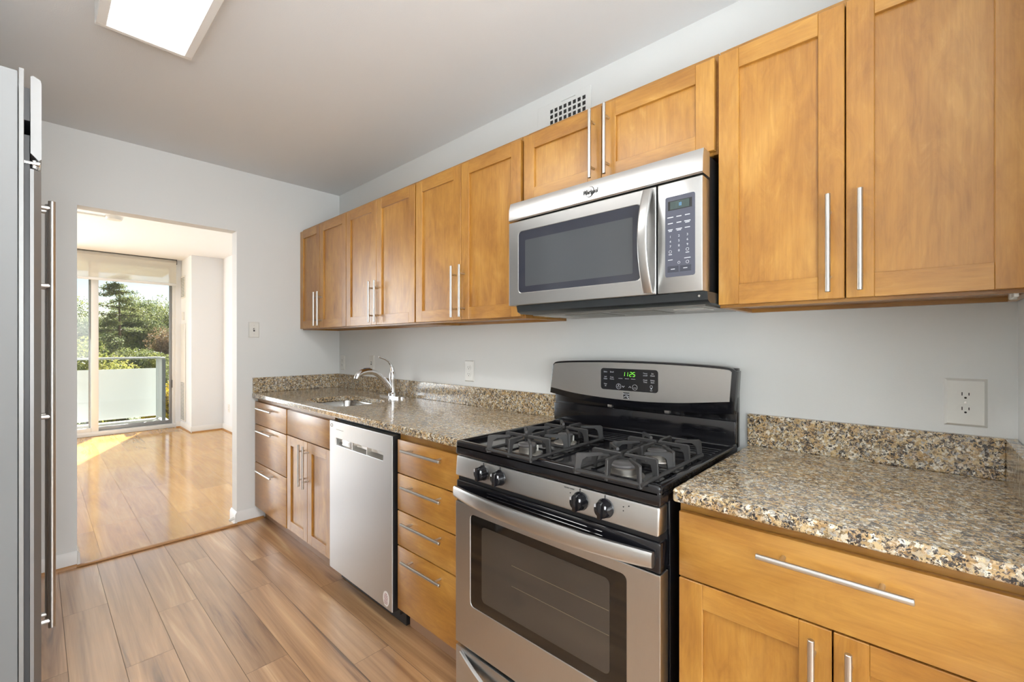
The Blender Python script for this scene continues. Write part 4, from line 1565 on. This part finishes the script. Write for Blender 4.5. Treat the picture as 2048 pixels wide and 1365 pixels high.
def tree(label, x, y, top, radius, mat, kind, seed, size=0.09, dens=1.0, base=-9.0, cat='tree', name=None):
    rnd = random.Random(seed)
    t = thing(name or ('conifer_tree' if kind == 'conifer' else 'leafy_tree'), (x, y, base), label, cat)
    tr = MB()
    H = top - base
    tr.tube([(x, y, base), (x + 0.1, y, base + H * 0.5), (x, y, top - H * 0.04)], [0.03 * H * 0.5, 0.009 * H, 0.02], 8)
    bm = bmesh.new()
    if kind == 'conifer':
        z = top
        while z > max(base + 0.25 * H, -3.5):
            f = (top - z) / (top + 3.5)
            r = radius * (0.10 + 0.90 * f ** 0.8)
            for _ in range(rnd.randint(4, 6)):
                a = rnd.uniform(0, 2 * math.pi)
                L = r * rnd.uniform(0.65, 1.1)
                tip = Vector((x + math.cos(a) * L, y + math.sin(a) * L, z - 0.10 * L + rnd.uniform(-0.2, 0.2)))
                o_ = Vector((x, y, z))
                if L > 0.4:
                    tr.tube([o_, tip], [0.035, 0.008], 4)
                steps = max(3, int(L / 0.22))
                for s in range(1, steps + 1):
                    c = o_.lerp(tip, s / steps)
                    leaf_quads(bm, c, 0.26, int(36 * dens), size, rnd, 0.5, 0.0)
            z -= 0.34
    else:
        n = int(46 * dens)
        zc = top - radius
        for _ in range(n):
            d = Vector((rnd.gauss(0, 1), rnd.gauss(0, 1), rnd.gauss(0, 0.8))).normalized()
            c = Vector((x, y, zc)) + d * radius * rnd.uniform(0.35, 0.85)
            tr.tube([Vector((x, y, zc - radius * 0.6)), c], [0.05, 0.012], 4)
            leaf_quads(bm, c, radius * 0.36, int(300 * dens), size, rnd)
    b = MB()
    b._merge(bm)
    b.build('crown', mat, t, smooth=False)
    tr.build('trunk', 'bark', t)
    return t


tree('tall dark conifer in the middle of the balcony door view', 0.87, 27.0, 4.3, 2.5, 'leaf_dark', 'conifer', 11, 0.10, 1.3)
tree('round green oak crown right of the tall conifer', 3.6, 39.5, 4.9, 2.2, 'leaf_mid', 'leafy', 12, 0.13, 1.2)
tree('green tree left of the balcony door mullion', -0.6, 36.0, 3.9, 2.2, 'leaf_mid', 'leafy', 13, 0.12, 1.2)
tree('olive green tree just right of the conifer trunk', 2.1, 30.6, 3.3, 1.5, 'leaf_dark', 'leafy', 14, 0.11, 1.2)
tree('low green tree above the right end of the railing', 1.2, 22.2, 1.25, 1.05, 'leaf_mid', 'leafy', 16, 0.09, 1.0)
tree('russet tree at the right edge of the balcony door', 3.0, 27.5, 2.3, 1.2, 'leaf_red', 'leafy', 17, 0.09, 1.0)
tree('yellow green tree at the lower left of the balcony door', -0.72, 17.8, 1.45, 1.3, 'leaf_lime', 'leafy', 18, 0.09, 1.1)
tree('wide dark tree filling the background behind the conifer', -0.6, 45.0, 2.9, 3.9, 'leaf_dark', 'leafy', 20, 0.20, 1.5)
tree('wide dark tree behind the oak crown', 9.2, 46.0, 3.0, 3.8, 'leaf_dark', 'leafy', 21, 0.20, 1.5)
tree('bright yellow bush between railing end and door frame', 0.80, 15.2, 0.35, 0.75, 'leaf_yel', 'leafy', 19, 0.06, 1.0, cat='bush', name='yellow_bush')
